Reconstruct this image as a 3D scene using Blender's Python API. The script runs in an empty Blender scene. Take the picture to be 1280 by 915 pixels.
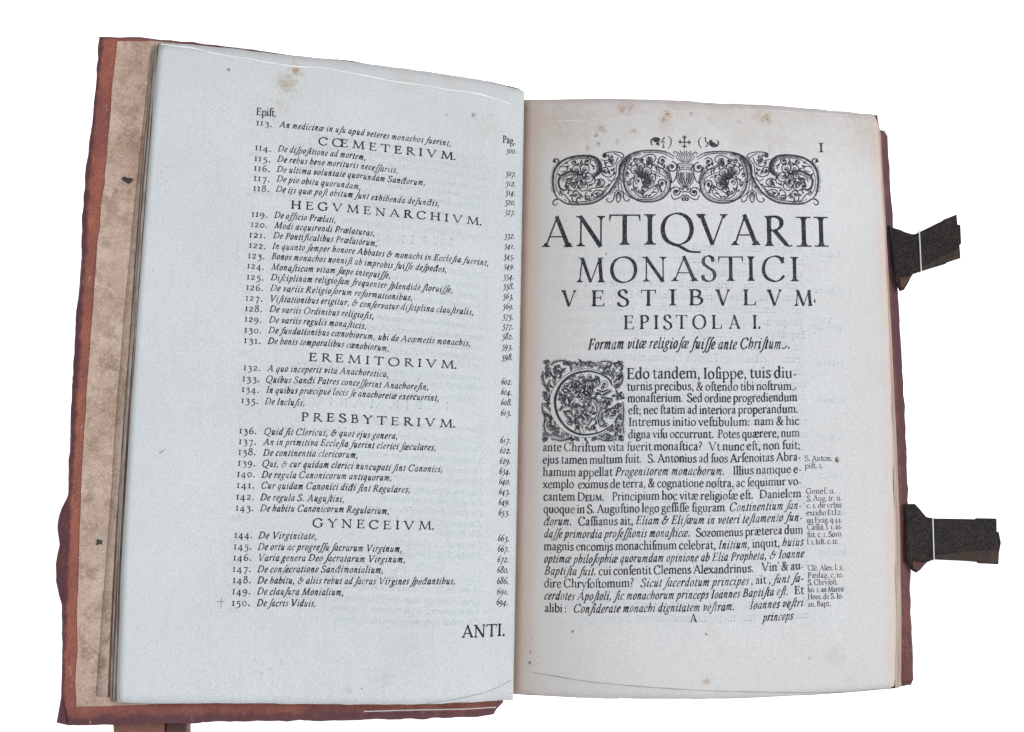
import bpy, bmesh, math, random
import numpy as np
from mathutils import Vector

random.seed(7)
rng = np.random.default_rng(11)
scene = bpy.context.scene
col = scene.collection

# ------------------------------------------------------------------ camera
cam_data = bpy.data.cameras.new('camera')
cam_data.lens = 57.0
cam_data.sensor_width = 36.0
cam_data.clip_start = 0.05
cam_data.clip_end = 50.0
cam = bpy.data.objects.new('camera', cam_data)
col.objects.link(cam)
TILT = math.radians(13.0)
cam.location = (0.0, -math.sin(TILT), 0.045 + math.cos(TILT))
cam.rotation_euler = (TILT, 0.0, 0.0)
scene.camera = cam

# ------------------------------------------------------------------ world, lamps, exposure
world = bpy.data.worlds.new('World')
scene.world = world
world.use_nodes = True
wb = world.node_tree.nodes['Background']
wb.inputs['Color'].default_value = (0.93, 0.97, 1.0, 1)
wb.inputs['Strength'].default_value = 0.50

def area_lamp(name, loc, target, size, power, colour):
    d = bpy.data.lights.new(name, 'AREA')
    d.shape = 'RECTANGLE'
    d.size, d.size_y = size
    d.energy = power
    d.color = colour
    o = bpy.data.objects.new(name, d)
    col.objects.link(o)
    o.location = loc
    o.rotation_euler = (Vector(target) - Vector(loc)).to_track_quat('-Z', 'Y').to_euler()
    return o
area_lamp('softbox_lamp', (1.10, -0.10, 1.30), (0, 0, 0.05), (0.8, 0.8), 17.5, (0.95, 0.98, 1.0))
area_lamp('softbox_lamp', (-0.55, -0.10, 1.70), (0, 0, 0.05), (0.7, 0.7), 5.0, (0.96, 0.98, 1.0))

vs = scene.view_settings
vs.view_transform = 'Standard'
vs.look = 'None'
vs.exposure = 0.0
vs.gamma = 1.0
vs.use_curve_mapping = False
scene.cycles.max_bounces = 8
scene.cycles.transparent_max_bounces = 12
# ------------------------------------------------------------------ page surfaces (metres)
def hermite(st, pts, x):
    """smooth curve through pts at stations st, evaluated at x (arrays)"""
    st = np.asarray(st, float); pts = np.asarray(pts, float); x = np.asarray(x, float)
    d = (pts[1:] - pts[:-1]) / (st[1:] - st[:-1])[:, None]
    m = np.empty_like(pts)
    h = st[1:] - st[:-1]
    m[1:-1] = (d[:-1] * h[1:, None] + d[1:] * h[:-1, None]) / (h[1:] + h[:-1])[:, None]
    m[0] = d[0]; m[-1] = d[-1]
    i = np.clip(np.searchsorted(st, x, side='right') - 1, 0, len(st) - 2)
    hh = h[i]; t = (x - st[i]) / hh
    t2 = t * t; t3 = t2 * t
    return ((2*t3 - 3*t2 + 1)[..., None] * pts[i] + ((t3 - 2*t2 + t) * hh)[..., None] * m[i]
            + (-2*t3 + 3*t2)[..., None] * pts[i + 1] + ((t3 - t2) * hh)[..., None] * m[i + 1])

class Page:
    """leaf with straight rulings between a head curve and a tail curve; u runs from the gutter (0) to the fore-edge (1), v from head to tail"""
    def __init__(self, st, top, bot, bow, wave):
        self.st, self.top, self.bot, self.bow, self.wave = st, np.array(top) / 1000.0, np.array(bot) / 1000.0, bow, wave
    def __call__(self, u, v):
        u = np.asarray(u, float); v = np.asarray(v, float)
        a = hermite(self.st, self.top, u); b = hermite(self.st, self.bot, u)
        p = a * (1 - v)[..., None] + b * v[..., None]
        w = np.clip(u, 0, 1)
        p[..., 0] += self.bow * w * w * 4 * v * (1 - v)
        k = self.wave * np.clip(u * 4, 0, 1)
        p[..., 2] += k * (np.sin(9 * u + 5 * v + 1) * 0.5 + np.sin(4 * u - 11 * v) * 0.4 + np.sin(15 * u + 3 * v + 2) * np.sin(8 * v) * 0.35)
        return p
    def normal(self, u, v):
        e = 1e-3
        u = np.asarray(u, float); v = np.asarray(v, float)
        n = np.cross(self(u + e, v) - self(u - e, v), self(u, v + e) - self(u, v - e))
        n /= np.linalg.norm(n, axis=-1)[..., None]
        n[n[..., 2] < 0] *= -1
        return n
# ------------------------------------------------------------------ measured layout
LEFT_PAGE = Page([-0.07, -0.03, 0.0, 0.033, 0.098, 0.232, 0.352, 0.473, 0.635, 0.756, 0.852, 1.0],
    [(1.6, 176.9, 34.0), (6.1, 176.9, 46.0), (7.6, 176.9, 55.0), (0.0, 177.4, 59.5), (-14.8, 177.8, 67.5), (-45.0, 178.8, 79.0), (-71.5, 178.2, 88.5), (-97.5, 178.2, 98.0), (-131.9, 176.3, 110.5), (-156.9, 175.2, 120.0), (-176.2, 174.7, 127.5), (-205.6, 172.6, 139.0)],
    [(-5.5, -201.5, 34.0), (-1.0, -201.5, 46.0), (0.5, -201.5, 55.0), (-7.1, -202.1, 59.5), (-21.7, -203.4, 67.5), (-51.5, -204.8, 79.0), (-77.7, -205.2, 88.5), (-103.3, -205.1, 98.0), (-137.1, -205.2, 110.5), (-161.5, -205.3, 120.0), (-180.5, -205.4, 127.5), (-209.3, -205.3, 139.0)], -0.003, 0.0009)
RIGHT_PAGE = Page([-0.03, 0.0, 0.038, 0.102, 0.192, 0.283, 0.405, 0.554, 0.686, 0.819, 1.0],
    [(4.2, 176.6, 33.0), (7.7, 176.6, 41.0), (16.4, 174.3, 47.0), (30.5, 172.3, 52.5), (50.7, 170.9, 56.5), (70.9, 170.4, 58.0), (98.2, 170.0, 57.2), (132.1, 169.2, 53.5), (162.2, 169.6, 49.5), (193.1, 168.8, 45.0), (235.5, 167.7, 38.0)],
    [(-3.0, -198.0, 33.0), (0.5, -198.0, 41.0), (9.1, -198.8, 47.0), (23.2, -199.6, 52.5), (43.3, -200.8, 56.5), (63.3, -201.1, 58.0), (90.5, -201.3, 57.2), (124.2, -201.1, 53.5), (154.2, -199.9, 49.5), (185.0, -198.2, 45.0), (227.6, -194.7, 38.0)], 0.0032, 0.0009)
# running number, entry, page; each span is (u0, v0, u1, v1) on the leaf
ENTRIES = [
    ('113.', 'An medicinæ in uſu apud veteres monachos fuerint,', '500.', (0.7223, 0.1216, 0.6770, 0.1220), (0.6601, 0.1211, 0.1956, 0.1215), (0.0457, 0.1169, 0.0201, 0.1148)),
    ('114.', 'De diſpoſitione ad mortem,', '507.', (0.7211, 0.1624, 0.6757, 0.1627), (0.6609, 0.1607, 0.4246, 0.1620), (0.0458, 0.1569, 0.0200, 0.1549)),
    ('115.', 'De rebus bene morituris neceſſariis,', '512.', (0.7212, 0.1800, 0.6759, 0.1801), (0.6612, 0.1779, 0.3362, 0.1768), (0.0458, 0.1738, 0.0200, 0.1718)),
    ('116.', 'De ultima voluntate quorundam Sanȼorum,', '514.', (0.7209, 0.1958, 0.6755, 0.1960), (0.6609, 0.1943, 0.2616, 0.1929), (0.0459, 0.1894, 0.0200, 0.1875)),
    ('117.', 'De pio obitu quorundam,', '520.', (0.7200, 0.2120, 0.6745, 0.2123), (0.6595, 0.2097, 0.4342, 0.2114), (0.0459, 0.2062, 0.0200, 0.2044)),
    ('118.', 'De ijs quæ poſt obitum ſunt exhibenda defunȼis,', '527.', (0.7197, 0.2283, 0.6742, 0.2284), (0.6605, 0.2269, 0.2217, 0.2248), (0.0459, 0.2233, 0.0199, 0.2215)),
    ('119.', 'De officio Prælati,', '532.', (0.7202, 0.2697, 0.6746, 0.2698), (0.6604, 0.2686, 0.4968, 0.2694), (0.0460, 0.2636, 0.0199, 0.2619)),
    ('120.', 'Modi acquirendi Prælaturas,', '541.', (0.7204, 0.2861, 0.6747, 0.2863), (0.6590, 0.2852, 0.3914, 0.2845), (0.0460, 0.2807, 0.0198, 0.2791)),
    ('121.', 'De Pontificalibus Prælatorum,', '545.', (0.7233, 0.3028, 0.6775, 0.3030), (0.6607, 0.3014, 0.3840, 0.3006), (0.0461, 0.2986, 0.0198, 0.2971)),
    ('122.', 'In quanto ſemper honore Abbates & monachi in Eccleſia fuerint,', '549.', (0.7218, 0.3195, 0.6759, 0.3197), (0.6612, 0.3184, 0.0865, 0.3139), (0.0461, 0.3150, 0.0198, 0.3136)),
    ('123.', 'Bonos monachos nonniſi ab improbis fuiſſe deſpeȼos,', '554.', (0.7235, 0.3360, 0.6775, 0.3362), (0.6623, 0.3349, 0.1975, 0.3327), (0.0461, 0.3321, 0.0198, 0.3308)),
    ('124.', 'Monaſticam vitam ſæpe intepuiſſe,', '558.', (0.7239, 0.3524, 0.6778, 0.3526), (0.6615, 0.3516, 0.3451, 0.3504), (0.0462, 0.3487, 0.0197, 0.3474)),
    ('125.', 'Diſciplinam religioſam frequenter ſplendidè floruiſſe,', '563.', (0.7237, 0.3694, 0.6775, 0.3696), (0.6613, 0.3683, 0.1803, 0.3656), (0.0462, 0.3654, 0.0197, 0.3642)),
    ('126.', 'De variis Religioſorum reformationibus,', '569.', (0.7235, 0.3859, 0.6772, 0.3862), (0.6612, 0.3850, 0.2858, 0.3834), (0.0462, 0.3825, 0.0197, 0.3813)),
    ('127.', 'Viſitationibus erigitur, & conſervatur diſciplina clauſtralis,', '575.', (0.7239, 0.4027, 0.6775, 0.4029), (0.6617, 0.4018, 0.1232, 0.3984), (0.0463, 0.3991, 0.0197, 0.3980)),
    ('128.', 'De variis Ordinibus religioſis,', '577.', (0.7237, 0.4191, 0.6773, 0.4194), (0.6603, 0.4182, 0.3859, 0.4182), (0.0463, 0.4156, 0.0196, 0.4146)),
    ('129.', 'De variis regulis monaſticis,', '582.', (0.7235, 0.4355, 0.6770, 0.4359), (0.6602, 0.4346, 0.4048, 0.4352), (0.0463, 0.4325, 0.0196, 0.4316)),
    ('130.', 'De fundationibus cœnobiorum, ubi de Acœmetis monachis,', '593.', (0.7227, 0.4523, 0.6761, 0.4526), (0.6607, 0.4513, 0.1294, 0.4496), (0.0464, 0.4492, 0.0196, 0.4484)),
    ('131.', 'De bonis temporalibus cœnobiorum,', '598.', (0.7225, 0.4685, 0.6758, 0.4688), (0.6606, 0.4678, 0.3425, 0.4670), (0.0464, 0.4667, 0.0196, 0.4660)),
    ('132.', 'A quo inceperit vita Anachoretica,', '602.', (0.7199, 0.5106, 0.6730, 0.5106), (0.6581, 0.5104, 0.3411, 0.5083), (0.0465, 0.5069, 0.0195, 0.5063)),
    ('133.', 'Quibus Sanȼi Patres conceſſerint Anachoreſin,', '604.', (0.7214, 0.5277, 0.6744, 0.5277), (0.6615, 0.5274, 0.2361, 0.5247), (0.0465, 0.5234, 0.0195, 0.5229)),
    ('134.', 'In quibus præcipuè locis ſe anachoretæ exercuerint,', '608.', (0.7218, 0.5441, 0.6748, 0.5442), (0.6586, 0.5437, 0.2085, 0.5410), (0.0465, 0.5404, 0.0194, 0.5400)),
    ('135.', 'De Incluſis,', '613.', (0.7216, 0.5610, 0.6745, 0.5611), (0.6607, 0.5609, 0.5565, 0.5616), (0.0466, 0.5574, 0.0194, 0.5570)),
    ('136.', 'Quid ſit Clericus, & quot ejus genera,', '617.', (0.7227, 0.6072, 0.6754, 0.6071), (0.6595, 0.6072, 0.3125, 0.6041), (0.0467, 0.6016, 0.0194, 0.6015)),
    ('137.', 'An in primitiva Eccleſia fuerint clerici ſæculares,', '622.', (0.7226, 0.6233, 0.6752, 0.6231), (0.6596, 0.6229, 0.2130, 0.6190), (0.0467, 0.6180, 0.0193, 0.6179)),
    ('138.', 'De continentia clericorum,', '629.', (0.7225, 0.6393, 0.6751, 0.6390), (0.6595, 0.6392, 0.4136, 0.6371), (0.0467, 0.6347, 0.0193, 0.6347)),
    ('139.', 'Qui, & cur quidam clerici nuncupati ſint Canonici,', '634.', (0.7224, 0.6557, 0.6749, 0.6556), (0.6608, 0.6557, 0.1941, 0.6520), (0.0468, 0.6509, 0.0193, 0.6510)),
    ('140.', 'De regula Canonicorum antiquorum,', '640.', (0.7229, 0.6723, 0.6754, 0.6720), (0.6607, 0.6723, 0.3243, 0.6688), (0.0468, 0.6671, 0.0193, 0.6673)),
    ('141.', 'Cur quidam Canonici diȼi ſint Regulares,', '643.', (0.7228, 0.6890, 0.6752, 0.6888), (0.6608, 0.6886, 0.2762, 0.6855), (0.0468, 0.6831, 0.0192, 0.6834)),
    ('142.', 'De regula S. Auguſtini,', '649.', (0.7225, 0.7062, 0.6748, 0.7058), (0.6617, 0.7061, 0.4450, 0.7047), (0.0469, 0.6995, 0.0192, 0.6998)),
    ('143.', 'De habitu Canonicorum Regularium,', '653.', (0.7224, 0.7227, 0.6746, 0.7224), (0.6606, 0.7223, 0.3282, 0.7192), (0.0469, 0.7162, 0.0192, 0.7167)),
    ('144.', 'De Virginitate,', '663.', (0.7229, 0.7627, 0.6749, 0.7623), (0.6624, 0.7625, 0.5123, 0.7616), (0.0470, 0.7567, 0.0191, 0.7573)),
    ('145.', 'De ortu ac progreſſu ſacrarum Virginum,', '667.', (0.7235, 0.7795, 0.6754, 0.7792), (0.6624, 0.7791, 0.2921, 0.7758), (0.0470, 0.7730, 0.0191, 0.7737)),
    ('146.', 'Varia genera Deo ſacratarum Virginum,', '672.', (0.7235, 0.7958, 0.6753, 0.7954), (0.6619, 0.7954, 0.2835, 0.7914), (0.0471, 0.7895, 0.0191, 0.7903)),
    ('147.', 'De conſecratione Sanȼimonialium,', '680.', (0.7236, 0.8123, 0.6752, 0.8119), (0.6614, 0.8121, 0.3387, 0.8080), (0.0471, 0.8060, 0.0190, 0.8068)),
    ('148.', 'De habitu, & aliis rebus ad ſacras Virgines ſpeȼantibus,', '686.', (0.7225, 0.8287, 0.6740, 0.8282), (0.6603, 0.8285, 0.1539, 0.8229), (0.0471, 0.8229, 0.0190, 0.8238)),
    ('149.', 'De clauſura Monialium,', '691.', (0.7226, 0.8448, 0.6740, 0.8445), (0.6598, 0.8444, 0.4390, 0.8428), (0.0472, 0.8393, 0.0190, 0.8404)),
    ('150.', 'De ſacris Viduis,', '694.', (0.7226, 0.8615, 0.6739, 0.8612), (0.6593, 0.8612, 0.5088, 0.8602), (0.0472, 0.8554, 0.0190, 0.8565)),
]
ENTRY_UNIT = 0.000151
LEFT_HEADS = [
    ('C Œ M E T E R I V M.', (0.5539, 0.1445, 0.1796, 0.1440)),
    ('H E G V M E N A R C H I V M.', (0.6181, 0.2515, 0.1057, 0.2480)),
    ('E R E M I T O R I V M.', (0.5518, 0.4921, 0.1622, 0.4879)),
    ('P R E S B Y T E R I V M.', (0.5646, 0.5847, 0.1619, 0.5813)),
    ('G Y N E C E I V M.', (0.5251, 0.7438, 0.2097, 0.7408)),
]
LEFT_HEAD_UNIT = 0.000189
LEFT_EXTRAS = [('Epiſt.', (0.7238, 0.1050, 0.6682, 0.1045), 0.000184), ('Pag.', (0.0556, 0.1006, 0.0216, 0.0988), 0.000190), ('ANTI.', (0.1335, 0.9039, 0.0214, 0.9033), 0.000280)]
DAGGER = (0.7495, 0.8661, 0.7486, 0.8500)
PEN_TICK = (0.9234, 0.6435, 0.9077, 0.6360)
RIGHT_TEXT = [
    ('Edo tandem, Ioſippe, tuis diu-', 'R', (0.2926, 0.4884, 0.7513, 0.4804), 0.000277),
    ('turnis precibus, & oſtendo tibi noſtrum~', 'R', (0.2934, 0.5079, 0.7497, 0.5011), 0.000214),
    ('monaſterium.  Sed ordine progrediendum', 'R', (0.2951, 0.5274, 0.7513, 0.5204), 0.000213),
    ('eſt; nec ſtatim ad interiora properandum.', 'R', (0.2971, 0.5472, 0.7533, 0.5401), 0.000212),
    ('Intremus initio veſtibulum:  nam & hic', 'R', (0.2986, 0.5670, 0.7559, 0.5603), 0.000211),
    ('digna viſu occurrunt.  Potes quærere, num', 'R', (0.2974, 0.5873, 0.7560, 0.5804), 0.000210),
    ('ante Chriſtum vita fuerit monaſtica?   Vt nunc eſt, non fuit;', 'R', (0.0679, 0.6105, 0.7580, 0.6010), 0.000209),
    ('ejus tamen multum fuit.   S. Antonius ad ſuos Arſenoitas Abra-', 'R', (0.0684, 0.6309, 0.7575, 0.6204), 0.000208),
    ('hamum appellat _Progenitorem monachorum._    Illius namque e-', 'R', (0.0695, 0.6513, 0.7587, 0.6409), 0.000207),
    ('xemplo  eximus de terra, & cognatione noſtra, ac ſequimur vo-', 'R', (0.0700, 0.6709, 0.7582, 0.6611), 0.000206),
    ('cantem D^eum^.    Principium hoc vitæ religioſæ eſt.   Danielem', 'R', (0.0718, 0.6912, 0.7580, 0.6814), 0.000205),
    ('quoque in S. Auguſtino lego geſſiſſe figuram  _Continentium ſan-_', 'R', (0.0724, 0.7113, 0.7589, 0.7006), 0.000205),
    ('_ȼorum._   Caſſianus ait, _Eliam & Eliſæum in veteri teſtamento fun-_', 'R', (0.0729, 0.7311, 0.7605, 0.7199), 0.000204),
    ('_daſſe primordia profeſſionis monaſticæ._   Sozomenus præterea dum', 'R', (0.0749, 0.7510, 0.7616, 0.7408), 0.000203),
    ('magnis encomijs monachiſmum celebrat, _Initium,_ inquit, _huius_', 'R', (0.0754, 0.7712, 0.7614, 0.7608), 0.000203),
    ('_optimæ philoſophiæ quorumdam opinione ab Elia Propheta, & Ioanne_', 'R', (0.0759, 0.7911, 0.7630, 0.7801), 0.000202),
    ('_Baptiſta fuit._ cui conſentit Clemens Alexandrinus.    Vin\' & au-', 'R', (0.0768, 0.8106, 0.7628, 0.7996), 0.000202),
    ('dire Chryſoſtomum?   _Sicut ſacerdotum principes_ , ait , _ſunt ſa-_', 'R', (0.0773, 0.8306, 0.7627, 0.8194), 0.000201),
    ('_cerdotes Apoſtoli, ſic monachorum princeps Ioannes Baptiſta eſt._   Et', 'R', (0.0778, 0.8500, 0.7625, 0.8393), 0.000200),
    ('alibi :   _Conſiderate monachi dignitatem veſtram.      Ioannes veſtri_', 'R', (0.0798, 0.8698, 0.7610, 0.8592), 0.000200),
    ('A', 'R', (0.4633, 0.8809, 0.4814, 0.8807), 0.000195),
    ('_princeps', 'R', (0.6539, 0.8812, 0.7335, 0.8798), 0.000202),
    ('_Formam vitæ religioſæ fuiſſe ante Chriſtum~.', 'R', (0.1861, 0.4390, 0.7367, 0.4307), 0.000279),
]
SIDE_NOTES = [
    ('S. Anton.  e-', 'R', (0.7676, 0.6218, 0.8620, 0.6210), 0.000140),
    ('piſt. 1.', 'R', (0.7673, 0.6339, 0.8157, 0.6333), 0.000139),
    ('Geneſ. 11.', 'R', (0.7691, 0.6763, 0.8464, 0.6759), 0.000138),
    ('S. Aug. tr. 11.', 'R', (0.7707, 0.6884, 0.8632, 0.6881), 0.000138),
    ('c. 1. de vrbis', 'R', (0.7705, 0.6999, 0.8630, 0.6997), 0.000138),
    ('excidio Et l.2.', 'R', (0.7703, 0.7119, 0.8640, 0.7117), 0.000137),
    ('qq Evāg. q 44.', 'R', (0.7709, 0.7241, 0.8637, 0.7239), 0.000137),
    ('Caſſiā. l. 1. in-', 'R', (0.7715, 0.7358, 0.8645, 0.7358), 0.000137),
    ('ſtit. c. 2. Sozō.', 'R', (0.7714, 0.7477, 0.8643, 0.7477), 0.000136),
    ('l. 1. hiſt. c. 12.', 'R', (0.7712, 0.7596, 0.8527, 0.7596), 0.000136),
    ('Clē. Alex. l. 2.', 'R', (0.7722, 0.8021, 0.8656, 0.8027), 0.000135),
    ('Pædag. c. 10.', 'R', (0.7721, 0.8140, 0.8655, 0.8147), 0.000135),
    ('S. Chryſoſt.', 'R', (0.7720, 0.8257, 0.8519, 0.8263), 0.000135),
    ('hō. 2. an Mareū', 'R', (0.7720, 0.8371, 0.8664, 0.8379), 0.000134),
    ('Hom. de S. Io-', 'R', (0.7719, 0.8485, 0.8652, 0.8493), 0.000134),
    ('an. Bapt.', 'R', (0.7718, 0.8602, 0.8323, 0.8607), 0.000134),
]
TITLE_LINES = [
    (0.000806, [('A', (0.0574, 0.2634, 0.1428, 0.2630)), ('N', (0.1507, 0.2617, 0.2315, 0.2615)), ('T', (0.2432, 0.2590, 0.3296, 0.2588)), ('I', (0.3394, 0.2583, 0.3721, 0.2578)), ('Q', (0.3865, 0.2572, 0.4746, 0.2547)), ('V', (0.4831, 0.2544, 0.5697, 0.2522)), ('A', (0.5787, 0.2533, 0.6585, 0.2529)), ('R', (0.6714, 0.2544, 0.7460, 0.2524)), ('I', (0.7577, 0.2533, 0.7981, 0.2517)), ('I', (0.8059, 0.2514, 0.8450, 0.2499))]),
    (0.000647, [('M', (0.1537, 0.3242, 0.2321, 0.3240)), ('O', (0.2471, 0.3236, 0.3200, 0.3234)), ('N', (0.3343, 0.3224, 0.4012, 0.3214)), ('A', (0.4141, 0.3203, 0.4874, 0.3182)), ('S', (0.4965, 0.3175, 0.5353, 0.3164)), ('T', (0.5425, 0.3163, 0.6103, 0.3156)), ('I', (0.6212, 0.3155, 0.6419, 0.3155)), ('C', (0.6619, 0.3157, 0.7245, 0.3145)), ('I', (0.7393, 0.3145, 0.7613, 0.3138))]),
    (0.000415, [('V', (0.1134, 0.3660, 0.1545, 0.3656)), ('E', (0.1955, 0.3653, 0.2312, 0.3653)), ('S', (0.2669, 0.3649, 0.2974, 0.3648)), ('T', (0.3317, 0.3641, 0.3719, 0.3636)), ('I', (0.4074, 0.3623, 0.4281, 0.3618)), ('B', (0.4610, 0.3609, 0.4997, 0.3597)), ('V', (0.5333, 0.3589, 0.5739, 0.3582)), ('L', (0.6093, 0.3580, 0.6447, 0.3578)), ('V', (0.6736, 0.3580, 0.7148, 0.3572)), ('M', (0.7476, 0.3568, 0.7972, 0.3554)), ('.', (0.8000, 0.3491, 0.8058, 0.3489))]),
    (0.000358, [('E', (0.2847, 0.4046, 0.3124, 0.4045)), ('P', (0.3279, 0.4039, 0.3524, 0.4037)), ('I', (0.3673, 0.4035, 0.3782, 0.4034)), ('S', (0.3924, 0.4032, 0.4149, 0.4028)), ('T', (0.4265, 0.4022, 0.4567, 0.4014)), ('O', (0.4715, 0.4010, 0.5068, 0.4000)), ('L', (0.5229, 0.3996, 0.5505, 0.3990)), ('A', (0.5692, 0.3988, 0.6000, 0.3985)), (' ', (0.0447, 0.4052, 0.0447, 0.4052)), ('I', (0.6341, 0.3984, 0.6450, 0.3983)), ('.', (0.6488, 0.3979, 0.6553, 0.3979))]),
    (0.000259, [('I', (0.8266, 0.0799, 0.8426, 0.0790))]),
]
HEADPIECE_BOX = ((0.0699, 0.0877), (0.8406, 0.0713), (0.0726, 0.1975), (0.8335, 0.1839))
INITIAL_BOX = ((0.0547, 0.4527), (0.2939, 0.4512), (0.0585, 0.6001), (0.2950, 0.5978))
FLEURON_BOX = ((0.3415, 0.0578), (0.5662, 0.0505), (0.3414, 0.1007), (0.5649, 0.0939))
STRAP_LEFT_HEAD = [(0.9978, 0.0033), (0.9815, 0.0041), (0.9233, 0.0053), (0.8258, 0.0126), (0.7534, 0.0136), (0.7056, 0.0159), (0.6332, 0.0177), (0.5616, 0.0158), (0.4895, 0.0192), (0.4271, 0.0214), (0.3414, 0.0241), (0.2789, 0.0245), (0.2075, 0.0269), (0.1352, 0.0247), (0.0386, 0.0302)]
STRAP_LEFT_TAIL = [(0.2209, 0.9998), (0.1643, 0.9960), (0.1038, 0.9906), (0.0473, 0.9827), (0.0079, 0.9712)]
STRAP_RIGHT_TAIL = [(0.0534, 0.9652), (0.1625, 0.9730), (0.2967, 0.9802), (0.4374, 0.9855), (0.5839, 0.9899), (0.7252, 0.9949), (0.8848, 0.9994), (0.9849, 1.0000)]
STRAP_RIGHT_HEAD = [(0.0801, 0.0401), (0.1928, 0.0381), (0.3190, 0.0314), (0.4115, 0.0223), (0.4906, 0.0164), (0.5673, 0.0126), (0.7343, 0.0101), (0.9157, 0.0063)]
LEFT_STAINS = [(-0.1298, 0.1673, 0.1100, 0.0045, 0.75), (-0.1350, 0.1577, 0.1120, 0.0080, 0.50), (-0.1373, 0.1436, 0.1129, 0.0065, 0.25), (-0.0664, 0.1684, 0.0866, 0.0070, 0.22), (-0.0398, 0.1739, 0.0773, 0.0050, 0.25), (-0.0239, 0.1541, 0.0713, 0.0015, 0.90), (-0.0406, 0.1518, 0.0771, 0.0011, 0.70), (-0.1675, 0.1615, 0.1245, 0.0010, 0.90), (-0.0723, -0.1917, 0.0867, 0.0060, 0.20), (-0.0915, -0.1973, 0.0931, 0.0025, 0.35), (-0.0845, -0.1967, 0.0907, 0.0008, 0.80), (-0.0638, -0.1693, 0.0840, 0.0200, 0.12), (-0.0150, 0.1472, 0.0674, 0.0125, 0.20), (-0.1470, 0.1380, 0.1167, 0.0110, 0.15)]
RIGHT_STAINS = [(0.0692, 0.1637, 0.0580, 0.0035, 0.75), (0.0743, 0.1653, 0.0581, 0.0045, 0.40), (0.0981, 0.1608, 0.0572, 0.0030, 0.90), (0.0954, 0.1570, 0.0573, 0.0030, 0.70), (0.0968, 0.1522, 0.0573, 0.0070, 0.30), (0.0565, 0.1512, 0.0572, 0.0040, 0.50), (0.0529, 0.1465, 0.0567, 0.0020, 0.60), (0.0478, 0.1377, 0.0560, 0.0020, 0.50), (0.0544, 0.1406, 0.0568, 0.0015, 0.50), (0.0664, 0.1419, 0.0577, 0.0020, 0.40), (0.0766, 0.1487, 0.0580, 0.0025, 0.45), (0.1618, 0.1604, 0.0501, 0.0045, 0.70), (0.1578, 0.1646, 0.0506, 0.0070, 0.30), (0.1700, 0.1446, 0.0492, 0.0070, 0.22), (0.1636, 0.1394, 0.0501, 0.0030, 0.25), (0.1319, 0.1633, 0.0537, 0.0100, 0.15), (0.0404, 0.1467, 0.0550, 0.0170, 0.28), (0.0254, 0.1589, 0.0511, 0.0140, 0.30), (0.2258, 0.1527, 0.0393, 0.0150, 0.20), (0.1141, -0.1915, 0.0542, 0.0030, 0.45), (0.1921, -0.1762, 0.0438, 0.0060, 0.28), (0.1998, -0.1902, 0.0426, 0.0045, 0.20), (0.0109, -0.1741, 0.0477, 0.0010, 0.80), (0.0104, -0.1806, 0.0475, 0.0010, 0.80), (0.1144, -0.1642, 0.0542, 0.0008, 0.90), (0.0357, -0.1624, 0.0555, 0.0008, 0.80), (0.1979, -0.0590, 0.0438, 0.0013, 0.95), (0.0585, 0.0687, 0.0568, 0.0008, 1.00), (0.1441, 0.1568, 0.0524, 0.0015, 0.30), (0.1134, 0.1614, 0.0558, 0.0013, 0.50), (0.1760, -0.1777, 0.0460, 0.0010, 0.50), (0.1469, 0.1478, 0.0520, 0.0090, 0.18)]
BOARD_HINGE_X, BOARD_HINGE_Z, BOARD_SLOPE = -0.0060, 0.0330, -0.48195
# outline of the raised cover seen from above (mm)
BOARD_OUTLINE = [(5.2, 191.4), (-15.5, 192.3), (-46.0, 191.6), (-73.7, 189.5), (-99.7, 188.6), (-133.8, 185.0), (-164.2, 183.4), (-190.6, 181.5), (-207.8, 179.3), (-218.5, 178.8), (-228.9, 176.4), (-240.3, 174.2), (-240.4, 165.7), (-240.5, 142.6), (-241.2, 121.2), (-242.1, 103.1), (-243.3, 94.2), (-243.1, 82.2), (-242.8, 51.2), (-242.3, 24.9), (-243.4, 6.3), (-243.2, -11.1), (-243.1, -32.0), (-242.3, -66.4), (-242.0, -95.2), (-244.8, -102.1), (-245.4, -105.7), (-245.6, -112.1), (-244.5, -122.0), (-245.5, -133.1), (-245.1, -141.8), (-241.3, -153.7), (-239.8, -176.3), (-239.1, -203.0), (-240.4, -215.8), (-234.7, -217.2), (-215.5, -216.9), (-178.6, -215.9), (-153.7, -214.7), (-103.3, -214.0), (-57.9, -212.9), (-20.1, -211.4), (-10.9, -209.7), (-9.0, -206.7), (-5.5, -202.9)]
PASTEDOWN_EDGE = [(-230.2, 172.1), (-230.9, 150.0), (-231.6, 117.6), (-232.2, 84.1), (-233.4, 73.4), (-234.1, 27.0), (-234.4, -10.1), (-235.1, -71.8), (-234.0, -121.4), (-232.9, -160.0), (-231.1, -207.9)]
PASTEDOWN_BLOTS = [(-220.5, 88.0), (-224.6, -120.0)]
BACK_BOARD_EDGE = [(244.8, 171.2), (248.0, 170.2), (249.7, 166.3), (249.8, 132.0), (250.2, 102.2), (251.0, 58.2), (251.0, 39.5), (251.1, -7.0), (250.5, -59.7), (249.4, -121.3), (248.2, -140.1), (247.6, -177.7), (247.1, -188.4), (245.7, -191.8), (235.6, -192.8)]
FORE_EDGE_FOOT = [(244.4, 167.8), (244.6, 101.7), (244.5, 39.1), (244.2, -24.0), (243.5, -85.4), (241.5, -145.1), (238.9, -188.9)]
CLASP_A_FOLD = [(265.8, 74.2), (282.5, 82.9), (290.9, 87.2), (291.1, 80.9), (282.4, 77.8), (265.7, 72.4)]
CLASP_B_FOLD = [(263.4, -112.6), (289.8, -109.6), (302.6, -109.1), (302.1, -117.7), (290.3, -116.9), (263.3, -114.6)]
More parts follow.
